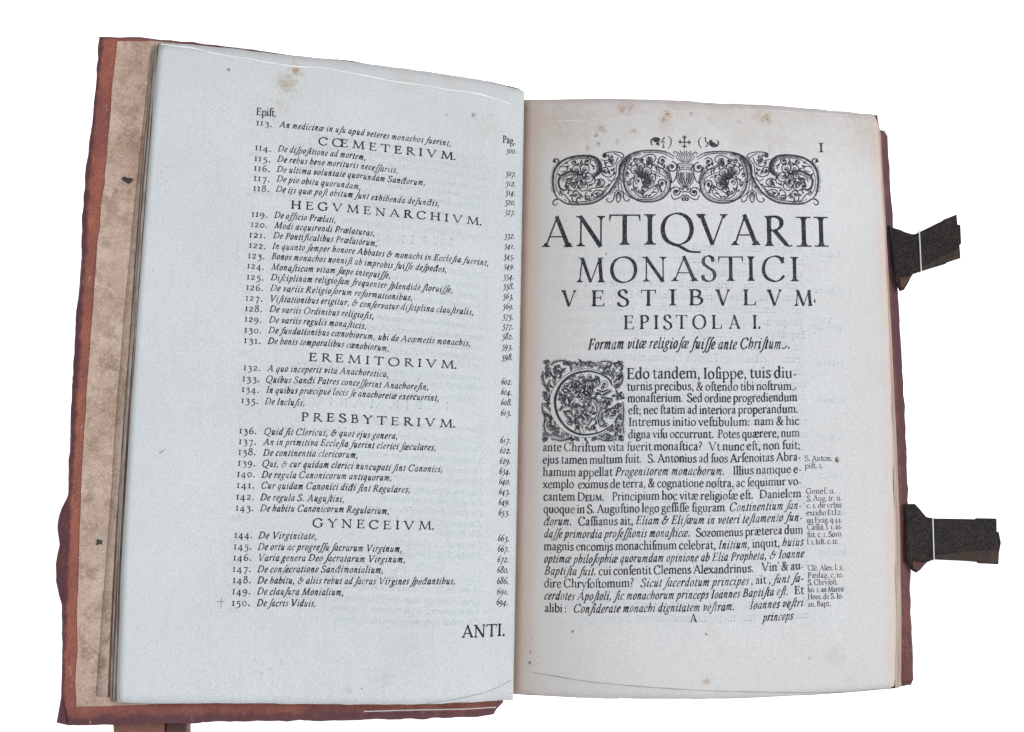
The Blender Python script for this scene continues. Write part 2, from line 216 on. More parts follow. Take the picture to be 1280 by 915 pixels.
CLASP_A_TAB = [(250.9, 67.2), (258.2, 68.3), (253.7, 60.5), (251.3, 59.7)]
CLASP_B_TAB = [(249.0, -116.5), (258.0, -116.5), (254.0, -120.5), (251.4, -122.3), (249.3, -121.0)]
CLASP_A_BASE = [(245.5, 103.1), (248.5, 101.4), (253.2, 99.9), (256.6, 98.4), (261.8, 96.9), (265.3, 97.9), (265.3, 71.6), (260.3, 69.6), (253.9, 59.2), (251.0, 58.2), (247.7, 65.6)]
CLASP_A_PLATE = [(265.5, 98.0), (280.7, 105.5), (281.8, 106.6), (290.7, 110.2), (291.0, 103.6), (291.4, 89.4), (291.5, 80.5), (282.6, 77.5), (281.9, 76.7), (265.2, 71.6)]
CLASP_A_HOOK = [(291.0, 103.3), (293.1, 103.1), (292.8, 90.5), (291.4, 89.4)]
CLASP_B_BASE = [(246.0, -80.5), (249.9, -79.9), (253.3, -79.9), (256.3, -84.0), (259.6, -88.5), (263.0, -89.5), (262.6, -115.1), (258.5, -117.0), (254.2, -121.4), (251.4, -123.3), (248.7, -121.9), (245.1, -115.6)]
CLASP_B_PLATE = [(263.3, -89.5), (290.1, -89.9), (290.6, -89.2), (303.5, -89.5), (303.1, -97.8), (303.6, -110.6), (302.7, -118.2), (290.3, -117.5), (289.4, -116.5), (262.6, -115.1)]
CLASP_B_HOOK = [(303.1, -97.8), (304.6, -98.1), (305.5, -104.6), (303.6, -110.6)]
REST_FOOT = [(-223.7, -216.6), (-189.6, -216.6), (-182.5, -216.6), (-180.3, -224.8), (-192.3, -224.8), (-220.1, -224.8)]
COVER_THREAD = [(-84.7, -208.9), (-55.8, -207.8), (-28.3, -207.1), (-9.5, -205.8)]
# ------------------------------------------------------------------ type: letters cut as pen strokes
# a stroke is (centre points, half-widths); cap height 66, x-height 43, ascender 71, descender -23 units
def crom(pts, closed=False, n=5):
    p = np.asarray(pts, float)
    if closed:
        q = np.vstack([p[-1], p, p[0], p[1]])
    else:
        q = np.vstack([2 * p[0] - p[1], p, 2 * p[-1] - p[-2]])
    out = []
    t = np.linspace(0, 1, n, endpoint=False)[:, None]
    for i in range(len(q) - 3):
        a, b, c, d = q[i:i + 4]
        out.append(0.5 * (2*b + (c - a)*t + (2*a - 5*b + 4*c - d)*t*t + (3*b - a - 3*c + d)*t**3))
    out.append(q[-2][None])
    return np.vstack(out)

class Cutter:
    def __init__(self, W, thin, ang):
        self.W, self.thin, self.ang = W, thin, math.radians(ang)
        self.s = []
    def K(self, *pts, closed=False, w=1.0, n=5):
        c = crom(pts, closed, n)
        d = np.gradient(c, axis=0)
        if closed:
            d[0] = d[-1] = c[1] - c[-2]
        ph = np.arctan2(d[:, 1], d[:, 0])
        k = np.abs(np.sin(ph - self.ang)) ** 1.15
        self.s.append((c, (self.thin + (self.W * w - self.thin) * k) / 2))
    def L(self, x0, y0, x1, y1, w0, w1=None):
        w1 = w0 if w1 is None else w1
        n = max(2, int(math.hypot(x1 - x0, y1 - y0) / 7) + 1)
        t = np.linspace(0, 1, n)
        self.s.append((np.stack([x0 + (x1 - x0) * t, y0 + (y1 - y0) * t], 1), (w0 + (w1 - w0) * t) / 2))
    def dot(self, x, y, r):
        a = np.linspace(-1, 1, 6)
        self.s.append((np.stack([x + a * r, np.full(6, float(y))], 1), np.sqrt(np.maximum(0, 1 - a * a)) * r + 0.2))
    def ser(self, x, y, l, r, d, sw=None):
        sw = self.W if sw is None else sw
        self.L(x - l, y + d * 1.3, x + r, y + d * 1.3, 2.6)
        self.L(x + (r - l) * .25, y + d * 2, x, y + d * 9, sw + (l + r - sw) * .5, sw)
    def stem(self, x, y0, y1, b=1, t=0, w=None, l=9.5):
        w = self.W if w is None else w
        self.L(x, y0, x, y1, w)
        if b: self.ser(x, y0, l, l, 1, w)
        if t == 1: self.ser(x, y1, l, l, -1, w)
        if t == 2: self.L(x - 10, y1 - 5.5, x + w / 2 - .5, y1 - .5, 1.6, 5.0)

def cap_glyphs(W, thin, ang):
    G = {}
    def new():
        return Cutter(W, thin, ang)
    h = thin
    def put(ch, c, adv): G[ch] = (c.s, adv)
    c = new(); c.L(8, 0, 32, 66, h + .6); c.L(30, 67, 56, 0, W * .9, W); c.L(16, 22, 46, 22, h); c.ser(8, 0, 8, 9, 1, h + 1); c.ser(56, 0, 10, 9, 1); put('A', c, 64)
    c = new(); c.stem(13, 0, 66, 1, 1); c.K((13, 64.5), (27, 64), (37, 57), (37, 45), (28, 36), (13, 35)); c.K((13, 35), (30, 35), (42, 27), (43, 14), (33, 3), (13, 1.5)); put('B', c, 51)
    c = new(); c.K((55, 49), (48, 62), (34, 67), (14, 57), (6, 33), (13, 10), (33, -1), (48, 4), (57, 15)); c.L(55, 48, 55.5, 65, 1.6, 4.5); put('C', c, 62)
    c = new(); c.stem(13, 0, 66, 1, 1); c.K((13, 64.5), (30, 64), (51, 54), (60, 33), (52, 12), (31, 2), (13, 1.5)); put('D', c, 67)
    c = new(); c.stem(13, 0, 66, 1, 1); c.L(13, 64.4, 44, 64.4, h); c.L(43, 65.5, 41.5, 51, 5, 1.5); c.L(13, 35, 36, 35, h); c.L(36, 43, 36, 27, 2, 3); c.L(13, 1.6, 45, 1.6, h); c.L(45, .5, 49, 16, 5.5, 1.4); put('E', c, 52)
    c = new(); c.stem(13, 0, 66, 1, 1); c.L(13, 64.4, 43, 64.4, h); c.L(42, 65.5, 40.5, 51, 5, 1.5); c.L(13, 34, 35, 34, h); c.L(35, 42, 35, 26, 2, 3); put('F', c, 47)
    c = new(); c.K((56, 50), (49, 62), (34, 67), (14, 57), (6, 33), (13, 10), (34, -1), (50, 3), (57, 8)); c.L(56, 48, 56, 65, 1.6, 4.5); c.stem(56, 3, 29, 0, 1, l=9); put('G', c, 68)
    c = new(); c.stem(13, 0, 66, 1, 1); c.stem(55, 0, 66, 1, 1); c.L(13, 34, 55, 34, h); put('H', c, 68)
    c = new(); c.stem(13, 0, 66, 1, 1, l=10.5); put('I', c, 26)
    c = new(); c.K((14, 60), (14, 20), (12, -6), (2, -15)); c.ser(14, 66, 9, 9, -1); put('J', c, 26)
    c = new(); c.stem(13, 0, 66, 1, 1); c.L(14, 30, 46, 64, h); c.L(25, 40, 54, 1, W, W); c.ser(46, 66, 9, 8, -1, h); c.ser(55, 0, 8, 11, 1, W); put('K', c, 64)
    c = new(); c.stem(13, 0, 66, 1, 1); c.L(13, 1.6, 46, 1.6, h); c.L(45, .5, 50, 19, 5.5, 1.4); put('L', c, 52)
    c = new(); c.L(12, 0, 18, 66, h + .4); c.L(18, 65, 42, 0, W, W * .8); c.L(42, 0, 66, 65, h); c.L(66, 66, 71, 0, W, W); c.ser(12, 0, 9, 9, 1, h); c.ser(71, 0, 10, 10, 1); c.L(9, 64.6, 20, 64.6, 2.6); c.L(64, 64.6, 77, 64.6, 2.6); put('M', c, 83)
    c = new(); c.L(13, 0, 13, 64, h + .4); c.L(11, 66, 57, -1, W * .9, W); c.L(57, 0, 57, 66, h + .4); c.ser(13, 0, 9, 9, 1, h); c.ser(57, 66, 9, 9, -1, h); c.L(2, 64.6, 13, 64.6, 2.6); put('N', c, 69)
    c = new(); c.K((36, 67), (14, 57), (6, 33), (14, 9), (36, -1), (58, 9), (66, 33), (58, 57), closed=True, n=6); put('O', c, 72)
    c = new(); c.stem(13, 0, 66, 1, 1); c.K((13, 64.5), (28, 64), (40, 56), (40, 42), (29, 32), (14, 31)); put('P', c, 47)
    c = new(); c.K((36, 67), (14, 57), (6, 33), (14, 9), (36, -1), (58, 9), (66, 33), (58, 57), closed=True, n=6); c.K((26, 0), (42, -5), (60, -15), (84, -17), w=.9); put('Q', c, 73)
    c = new(); c.stem(13, 0, 66, 1, 1); c.K((13, 64.5), (28, 64), (39, 57), (39, 44), (29, 35), (14, 34)); c.L(24, 35, 51, 2, W, W * .9); c.K((49, 4), (55, 0), (63, 1), w=.6); put('R', c, 58)
    c = new(); c.K((38, 52), (33, 63), (21, 67), (9, 60), (9, 46), (22, 36), (38, 26), (42, 12), (34, 1), (20, -1), (8, 5), (5, 15), w=1.0); c.L(38.5, 50, 38.5, 65, 1.4, 4); c.L(5, 17, 5, 1, 1.4, 4); put('S', c, 48)
    c = new(); c.stem(32, 0, 64, 1, 0); c.L(5, 64.3, 59, 64.3, h + .3); c.L(5, 66, 3.5, 51, 4.5, 1.4); c.L(59, 66, 61, 51, 4.5, 1.4); put('T', c, 62)
    c = new(); c.stem(12, 18, 66, 0, 1); c.K((12, 22), (15, 6), (32, -1), (49, 6), (53, 22)); c.L(53, 20, 53, 66, h); c.ser(53, 66, 9, 9, -1, h); put('U', c, 65)
    c = new(); c.L(9, 66, 33, -1, W, W * .9); c.L(33, -1, 57, 66, h + .4); c.ser(9, 66, 10, 10, -1); c.ser(57, 66, 8, 8, -1, h); put('V', c, 65)
    c = new(); c.L(9, 66, 52, 0, W); c.L(10, 0, 50, 66, h); c.ser(9, 66, 9, 9, -1); c.ser(52, 0, 9, 9, 1); c.ser(10, 0, 8, 8, 1, h); c.ser(50, 66, 8, 8, -1, h); put('X', c, 61)
    c = new(); c.L(8, 66, 31, 32, W); c.L(31, 32, 53, 66, h); c.stem(31, 0, 33, 1, 0); c.ser(8, 66, 9, 9, -1); c.ser(53, 66, 8, 8, -1, h); put('Y', c, 60)
    c = new(); c.L(7, 64.4, 50, 64.4, h); c.L(50, 65, 6, 1, W); c.L(6, 1.6, 51, 1.6, h); c.L(7, 65, 6, 51, 4, 1.4); c.L(50, 1, 53, 16, 4, 1.4); put('Z', c, 56)
    c = new(); E_ = G['E'][0]; O_ = G['O'][0]
    G['Œ'] = ([(a, w) for a, w in O_] + [(a + (53, 0), w) for a, w in E_], 105)
    return G

def lower_roman(W, thin, ang):
    G = {}
    h = thin
    def new(): return Cutter(W, thin, ang)
    def put(ch, c, adv): G[ch] = (c.s, adv)
    c = new(); c.K((9, 36), (14, 42), (22, 43), (27, 36), (27, 9), (30, 2), (37, 5)); c.K((27, 26), (14, 21), (7, 12), (10, 3), (18, 1), (27, 8)); c.dot(9, 34, 3.4); put('a', c, 39)
    c = new(); c.stem(10, 2, 71, 0, 2); c.K((10, 36), (20, 43), (33, 40), (40, 22), (33, 3), (22, -1), (10, 4)); put('b', c, 46)
    c = new(); c.K((34, 36), (26, 43), (14, 40), (6, 22), (13, 3), (24, -1), (36, 8)); c.dot(33, 35, 3.4); put('c', c, 39)
    c = new(); c.K((35, 37), (25, 43), (13, 40), (6, 21), (13, 2), (22, -1), (35, 6)); c.stem(35, 3, 71, 0, 2); c.L(35, 2.5, 44, 4, 4.5, 1.5); put('d', c, 47)
    def e(c, dx=0):
        c.L(8 + dx, 25, 34 + dx, 26, h); c.K((34 + dx, 26), (31 + dx, 38), (21 + dx, 43.5), (10 + dx, 37), (6 + dx, 21), (13 + dx, 3), (24 + dx, -1), (36 + dx, 9))
    c = new(); e(c); put('e', c, 40)
    c = new(); c.K((34, 66), (28, 71), (20, 68), (16, 58), (16, 40), (16, 1)); c.ser(16, 0, 9, 10, 1); c.L(5, 41.5, 29, 41.5, h); c.dot(33, 65, 3.4); put('f', c, 28)
    c = new(); c.K((20, 43), (9, 36), (9, 24), (20, 17), (31, 24), (31, 36), closed=True); c.K((14, 18), (9, 12), (13, 6), (28, 4), (38, -3), (36, -14), (20, -21), (6, -16), (6, -6), (14, 3)); c.L(30, 38, 40, 41, 2.5, 4.5); put('g', c, 42)
    arch = ((10, 33), (18, 41), (27, 43.5), (34, 37), (35, 26), (35, 1))
    c = new(); c.stem(10, 0, 71, 1, 2); c.K(*arch); c.ser(35, 0, 9, 9, 1); put('h', c, 47)
    c = new(); c.stem(10, 0, 43, 1, 2); c.dot(9, 61, 4.4); put('i', c, 21)
    c = new(); c.stem(10, 0, 43, 1, 2); put('ı', c, 21)
    c = new(); c.K((11, 42), (11, 20), (11, -4), (8, -16), (0, -22)); c.L(1, 38, 12, 42.5, 1.6, 5); c.dot(10, 61, 4.4); put('j', c, 20)
    c = new(); c.stem(10, 0, 71, 1, 2); c.L(11, 20, 34, 41, h); c.L(18, 25, 38, 0, W); c.ser(33, 43, 8, 7, -1, h); c.ser(38, 0, 8, 9, 1); put('k', c, 46)
    c = new(); c.stem(10, 0, 71, 1, 2); put('l', c, 21)
    c = new(); c.stem(10, 0, 43, 1, 2); c.K(*arch); c.ser(35, 0, 9, 9, 1); c.K(*[(x + 25, y) for x, y in arch]); c.ser(60, 0, 9, 9, 1); put('m', c, 71)
    c = new(); c.stem(10, 0, 43, 1, 2); c.K(*arch); c.ser(35, 0, 9, 9, 1); put('n', c, 46)
    c = new(); c.K((22, 43.5), (9, 35), (6, 21.5), (9, 8), (22, -.7), (35, 8), (38, 21.5), (35, 35), closed=True); put('o', c, 44)
    c = new(); c.stem(10, -23, 43, 1, 2); c.K((10, 36), (20, 43), (33, 40), (40, 22), (33, 3), (22, -1), (10, 4)); put('p', c, 46)
    c = new(); c.K((35, 37), (25, 43), (13, 40), (6, 21), (13, 2), (22, -1), (35, 6)); c.stem(35, -23, 42, 1, 0); put('q', c, 45)
    c = new(); c.stem(10, 0, 43, 1, 2); c.K((10, 31), (17, 40), (25, 43), (31, 39)); c.dot(30, 38.5, 3.8); put('r', c, 34)
    c = new(); c.K((27, 34), (24, 41), (16, 43.5), (8, 38), (10, 28), (20, 21), (28, 13), (26, 3), (16, -1), (8, 2), (5, 10)); put('s', c, 34)
    c = new(); c.K((31, 65), (26, 71), (18, 68), (14, 57), (14, 30), (14, 1)); c.ser(14, 0, 9, 9, 1); c.L(4, 40.5, 14, 41.5, h); c.dot(30, 65, 3.2); put('ſ', c, 22)
    c = new(); c.K((13, 53), (13, 40), (13, 12), (16, 2), (23, 0), (30, 6)); c.L(4, 41.5, 29, 41.5, h); c.L(5, 42, 13, 52, 1.5, 3.5); put('t', c, 30)
    c = new(); c.stem(10, 9, 43, 0, 2); c.K((10, 13), (13, 3), (21, -.5), (29, 3), (35, 10)); c.stem(35, 2, 43, 0, 2); c.L(35, 2, 44, 3, 4, 1.5); put('u', c, 47)
    c = new(); c.L(7, 43, 22, -.5, W, W * .85); c.L(22, -.5, 36, 43, h); c.ser(7, 43, 8, 8, -1); c.ser(36, 43, 6, 6, -1, h); put('v', c, 42)
    c = new(); c.L(7, 43, 36, 0, W); c.L(7, 0, 34, 43, h); c.ser(7, 43, 7, 8, -1); c.ser(36, 0, 8, 8, 1); c.ser(7, 0, 7, 6, 1, h); c.ser(34, 43, 6, 6, -1, h); put('x', c, 43)
    c = new(); c.L(7, 43, 22, 0, W, W * .8); c.L(36, 43, 14, -20, h); c.dot(11, -20, 4); c.ser(7, 43, 8, 8, -1); c.ser(36, 43, 6, 6, -1, h); put('y', c, 42)
    c = new(); c.L(6, 41.6, 34, 41.6, 3); c.L(34, 42, 5, 1, W); c.L(5, 1.6, 35, 1.6, 3); c.L(6, 42, 5, 33, 3, 1.4); put('z', c, 39)
    c = new(); c.K((9, 36), (14, 42), (22, 43), (27, 36), (27, 20)); c.K((27, 26), (14, 21), (7, 12), (10, 3), (18, 1), (28, 9)); c.dot(9, 34, 3.4); e(c, 22); put('æ', c, 62)
    c = new(); c.K((22, 43.5), (9, 35), (6, 21.5), (9, 8), (22, -.7), (35, 8), (38, 21.5), (35, 35), closed=True); e(c, 30); put('œ', c, 70)
    c = new(); c.K((52, 36), (46, 20), (35, 6), (22, -1), (9, 6), (8, 18), (20, 31), (34, 44), (36, 58), (26, 67), (17, 58), (20, 44), (32, 22), (46, 5), (58, 1)); c.L(44, 37, 59, 37, h); put('&', c, 62)
    return G

def lower_italic(W, thin, ang):
    G = {}
    h = thin
    def new(): return Cutter(W, thin, ang)
    def put(ch, c, adv): G[ch] = (c.s, adv)
    bowl = ((26, 37), (19, 43), (9, 36), (4, 17), (9, 1), (17, 4), (26, 22))
    c = new(); c.K(*bowl); c.K((27, 43), (25, 20), (25, 4), (29, 0), (35, 8)); put('a', c, 34)
    c = new(); c.L(1, 66, 8, 69, 1.5, 3); c.K((8, 71), (7, 40), (6, 14), (11, 1), (20, 1), (28, 14), (29, 32), (22, 42), (14, 36), (7, 22)); put('b', c, 33)
    c = new(); c.K((25, 36), (20, 43), (10, 36), (4, 18), (8, 3), (16, 0), (26, 9)); c.dot(24, 36, 3); put('c', c, 27)
    c = new(); c.K(*bowl); c.K((27, 71), (26, 30), (25, 5), (29, 0), (35, 8)); c.L(20, 66, 28, 69, 1.5, 3); put('d', c, 35)
    def e(c, dx=0): c.K((5 + dx, 18), (16 + dx, 21), (24 + dx, 31), (19 + dx, 43), (10 + dx, 38), (4 + dx, 18), (8 + dx, 2), (16 + dx, 0), (26 + dx, 9))
    c = new(); e(c); put('e', c, 27)
    c = new(); c.K((32, 66), (27, 71), (21, 62), (17, 40), (13, 4), (9, -14), (2, -22), (-6, -18)); c.L(7, 41, 27, 41, h + .4); c.dot(31, 66, 3); c.dot(-5, -18, 3); put('f', c, 21)
    c = new(); c.K((16, 43), (7, 34), (8, 22), (16, 18), (24, 26), (25, 38), closed=True); c.K((12, 19), (7, 11), (16, 5), (25, -4), (21, -17), (8, -22), (-2, -15), (2, -5), (12, 3)); c.L(23, 38, 31, 42, 2.5, 4); put('g', c, 31)
    c = new(); c.L(1, 66, 8, 69, 1.5, 3); c.K((8, 71), (7, 40), (5, 0)); c.K((6, 18), (14, 37), (23, 43), (29, 32), (28, 14), (20, 0)); put('h', c, 35)
    up = ((2, 34), (8, 43), (9, 36), (8, 14), (6, 0))
    ii = ((2, 34), (8, 43), (9, 36), (8, 8), (12, 0), (18, 8))
    c = new(); c.K(*ii); c.dot(12, 60, 3.8); put('i', c, 19)
    c = new(); c.K((3, 34), (9, 43), (9, 10), (6, -14), (-3, -22)); c.dot(12, 60, 3.8); put('j', c, 18)
    c = new(); c.L(1, 66, 8, 69, 1.5, 3); c.K((8, 71), (8, 30), (7, 6), (11, 0), (17, 8)); put('l', c, 18)
    c = new(); c.K(*up); c.K((6, 18), (14, 37), (21, 43), (24, 34), (22, 0)); c.K((23, 18), (31, 37), (38, 43), (41, 34), (39, 6), (43, 0), (49, 8)); put('m', c, 51)
    c = new(); c.K(*up); c.K((6, 18), (15, 37), (22, 43), (26, 34), (24, 6), (28, 0), (34, 8)); put('n', c, 36)
    oo = ((16, 43), (7, 34), (4, 18), (8, 3), (15, 0), (24, 9), (27, 25), (24, 38))
    c = new(); c.K(*oo, closed=True); put('o', c, 31)
    c = new(); c.K((2, 34), (9, 43), (9, 36), (7, 6), (6, -22)); c.K((7, 22), (15, 38), (23, 43), (29, 32), (26, 10), (17, 0), (8, 5)); c.L(-1, -22, 13, -22, h); put('p', c, 34)
    c = new(); c.K(*bowl); c.K((27, 43), (25, 0), (24, -22)); c.L(17, -22, 31, -22, h); put('q', c, 33)
    c = new(); c.K(*up); c.K((7, 22), (14, 37), (21, 43), (26, 39)); c.dot(25, 38.5, 3); put('r', c, 26)
    c = new(); c.K((21, 36), (16, 43), (8, 38), (9, 28), (17, 18), (18, 6), (10, 0), (2, 6)); put('s', c, 23)
    c = new(); c.K((32, 66), (27, 71), (21, 62), (17, 40), (13, 4), (9, -14), (2, -22), (-6, -18)); c.dot(31, 66, 3); c.dot(-5, -18, 3); put('ſ', c, 18)
    c = new(); c.K((11, 56), (10, 30), (8, 6), (12, 0), (19, 8)); c.L(3, 41, 19, 41, h + .3); put('t', c, 20)
    c = new(); c.K((2, 34), (8, 43), (9, 36), (8, 14), (11, 1), (17, 4), (26, 24)); c.K((27, 43), (25, 6), (29, 0), (35, 8)); put('u', c, 36)
    c = new(); c.K((2, 34), (8, 44), (11, 34), (11, 2), (22, 12), (28, 32), (22, 43)); put('v', c, 31)
    c = new(); c.K((3, 36), (10, 43), (16, 22), (22, 1), (30, 8)); c.K((2, 3), (8, 2), (16, 22), (23, 41), (29, 40)); put('x', c, 32)
    c = new(); c.K((2, 34), (8, 43), (10, 20), (14, 3), (26, 24)); c.K((27, 43), (25, 8), (17, -14), (4, -21)); put('y', c, 32)
    c = new(); c.L(4, 40, 25, 40, 3.4); c.L(25, 40, 3, 2, h); c.L(3, 2, 26, 2, 3.6); put('z', c, 29)
    c = new(); c.K(*bowl); e(c, 22); put('æ', c, 49)
    c = new(); c.K(*oo, closed=True); e(c, 22); put('œ', c, 49)
    c = new(); c.K((25, 36), (20, 43), (10, 36), (4, 18), (8, 3), (16, 0), (26, 9)); c.K((24, 40), (22, 56), (30, 67), (38, 62), (36, 40), (33, 6), (37, 0), (44, 8)); c.L(28, 41, 45, 41, h); put('ȼ', c, 46)
    c = new(); c.K((30, 50), (23, 63), (13, 56), (16, 42), (26, 35), (11, 33), (3, 17), (10, 1), (24, 1), (38, 18), (42, 36), (50, 44)); c.K((26, 35), (40, 33), (50, 40)); put('&', c, 52)
    return G

def figures(W, thin, ang, italic=False):
    G = {}
    h = thin
    def new(): return Cutter(W, thin, ang)
    def put(ch, c, adv): G[ch] = (c.s, adv)
    c = new(); c.K((19, 43), (8, 35), (5, 21), (8, 8), (19, 0), (30, 8), (33, 21), (30, 35), closed=True, w=.8); put('0', c, 38)
    c = new()
    if italic: c.L(12, 0, 12, 42, W)
    else: c.stem(12, 0, 44, 1, 1, l=9)
    put('1', c, 24)
    c = new(); c.K((7, 33), (13, 43), (25, 42), (29, 32), (20, 18), (6, 3)); c.L(5, 2.2, 33, 2.2, 5); put('2', c, 37)
    c = new(); c.K((7, 36), (15, 43.5), (26, 40), (27, 31), (15, 22)); c.K((15, 22), (29, 16), (31, 2), (22, -14), (6, -20)); put('3', c, 36)
    c = new(); c.L(27, -20, 27, 43, W); c.L(27, 43, 4, 4, h); c.L(3, 3, 39, 3, 5); put('4', c, 42)
    c = new(); c.L(12, 41, 32, 43, 5); c.L(12, 42, 9, 22, h); c.K((9, 22), (22, 22), (30, 10), (27, -8), (16, -18), (4, -20)); put('5', c, 36)
    c = new(); c.K((33, 66), (16, 52), (7, 30), (7, 14), (18, -1), (32, 8), (33, 22), (22, 31), (9, 24)); put('6', c, 38)
    c = new(); c.L(5, 40.5, 33, 41, 5.5); c.L(32, 41, 14, -22, h, W); put('7', c, 36)
    c = new(); c.K((19, 66), (9, 58), (12, 45), (19, 37), (28, 45), (29, 58), closed=True); c.K((19, 37), (7, 26), (6, 10), (19, -1), (32, 10), (31, 26), closed=True); put('8', c, 38)
    c = new(); c.K((5, -22), (22, -8), (31, 14), (31, 28), (20, 43.5), (7, 36), (5, 22), (16, 13), (30, 20)); put('9', c, 38)
    c = new(); c.dot(8, 4.5, 5.6); put('.', c, 19)
    c = new(); c.dot(9, 4, 5.2); c.K((12.5, 5), (11.5, -5), (5, -13), w=.75); put(',', c, 20)
    c = new(); c.dot(8, 4, 5); c.dot(8, 34, 5); put(':', c, 21)
    c = new(); c.dot(8, 34, 5); c.dot(8, 4, 5); c.K((11, 4), (10, -5), (5, -12), w=.7); put(';', c, 21)
    c = new(); c.K((8, 68), (9, 60), (5, 52), w=.8); c.dot(8, 65, 4); put("'", c, 14)
    c = new(); c.L(4, 15, 21, 20, 5); put('-', c, 25)
    c = new(); c.K((6, 60), (16, 67), (27, 58), (22, 44), (13, 32), (14, 17)); c.dot(14, 4, 4.4); put('?', c, 34)
    c = new(); c.K((12, 80), (26, 62), (30, 33), (26, 4), (12, -14)); put(')', c, 38)
    c = new(); c.K((26, 80), (12, 62), (8, 33), (12, 4), (26, -14)); put('(', c, 38)
    c = new(); c.K((2, 4), (12, 0), (26, 2), (34, 12), (38, 18), w=.8); put('~', c, 40)      # swash tail
    return G

def accents(G, shear=0.0):
    for ch, base, kind in (('è', 'e', 'g'), ('ē', 'e', 'm'), ('ā', 'a', 'm'), ('ō', 'o', 'm'), ('ū', 'u', 'm')):
        if base in G:
            s, adv = G[base]
            x = adv / 2 - 2
            if kind == 'g': extra = (np.array([(x - 5, 62.), (x + 5, 52.)]), np.array([2.4, 1.2]))
            else: extra = (np.array([(x - 12, 55.), (x + 12, 55.)]), np.array([1.7, 1.7]))
            G[ch] = (s + [extra], adv)

def scaled(G, kx, shear):
    out = {}
    for ch, (s, adv) in G.items():
        ns = []
        for p, w in s:
            q = p.copy(); q[:, 0] = p[:, 0] * kx + p[:, 1] * shear
            ns.append((q, w))
        out[ch] = (ns, adv * kx)
    return out

ROMAN = {**cap_glyphs(9.0, 2.9, 14), **lower_roman(7.8, 2.7, 22), **figures(7.0, 2.6, 22)}
accents(ROMAN)
TITLE = cap_glyphs(8.6, 2.6, 14); TITLE.update(figures(8, 2.6, 22))
ITALIC = scaled(cap_glyphs(7.4, 2.5, 16), 0.92, 0.0)
ITALIC.update(lower_italic(6.6, 2.2, 38)); ITALIC.update(figures(6.2, 2.3, 30, True))
accents(ITALIC)
ITALIC = scaled(ITALIC, 1.0, 0.27)
SMALLCAP = {k.lower(): ([(p * .70, w * .9) for p, w in s], adv * .72) for k, (s, adv) in cap_glyphs(9.0, 3.0, 14).items()}
FONTS = {'R': ROMAN, 'I': ITALIC, 'T': TITLE, 'S': {**ROMAN, **SMALLCAP}}
SPACE = {'R': 13, 'I': 11, 'T': 24, 'S': 13}

def set_type(text, style, track=0.0, bold=0.0, jitter=0.0):
    """lay out one line; '_' switches between roman and italic, '^' small capitals. Returns strokes in units and the set width"""
    out = []; x = 0.0; f = style
    for ch in text:
        if ch == '_': f = 'I' if f != 'I' else 'R'; continue
        if ch == '^': f = 'S' if f != 'S' else 'R'; continue
        if ch == ' ': x += SPACE[f] + track + (9.0 if f == 'I' and style != 'I' else 3.0 if f == 'R' else 0); continue
        if ch not in FONTS[f]: continue
        s, adv = FONTS[f][ch]
        dy = rng.normal(0, jitter); b = max(.3, bold + rng.normal(0, jitter * 1.1))
        for p, w in s:
            out.append((p + (x, dy), w + b / 2))
        x += adv + track + (7.0 if f == 'I' and style != 'I' else 1.5 if f == 'R' else 0)
    return out, max(1.0, x - track)

def ribbons(strokes):
    """strokes to quad strips: vertices in stroke units and faces"""
    V = []; F = []; base = 0
    for p, w in strokes:
        d = np.gradient(p, axis=0)
        if len(p) > 3 and np.allclose(p[0], p[-1]): d[0] = d[-1] = p[1] - p[-2]
        n = np.stack([-d[:, 1], d[:, 0]], 1); n /= np.maximum(1e-9, np.linalg.norm(n, axis=1))[:, None]
        V.append(np.hstack([p + n * w[:, None], p - n * w[:, None]]).reshape(-1, 2))
        i = np.arange(len(p) - 1) * 2 + base
        F.append(np.stack([i, i + 1, i + 3, i + 2], 1))
        base += len(p) * 2
    return np.vstack(V), np.vstack(F)
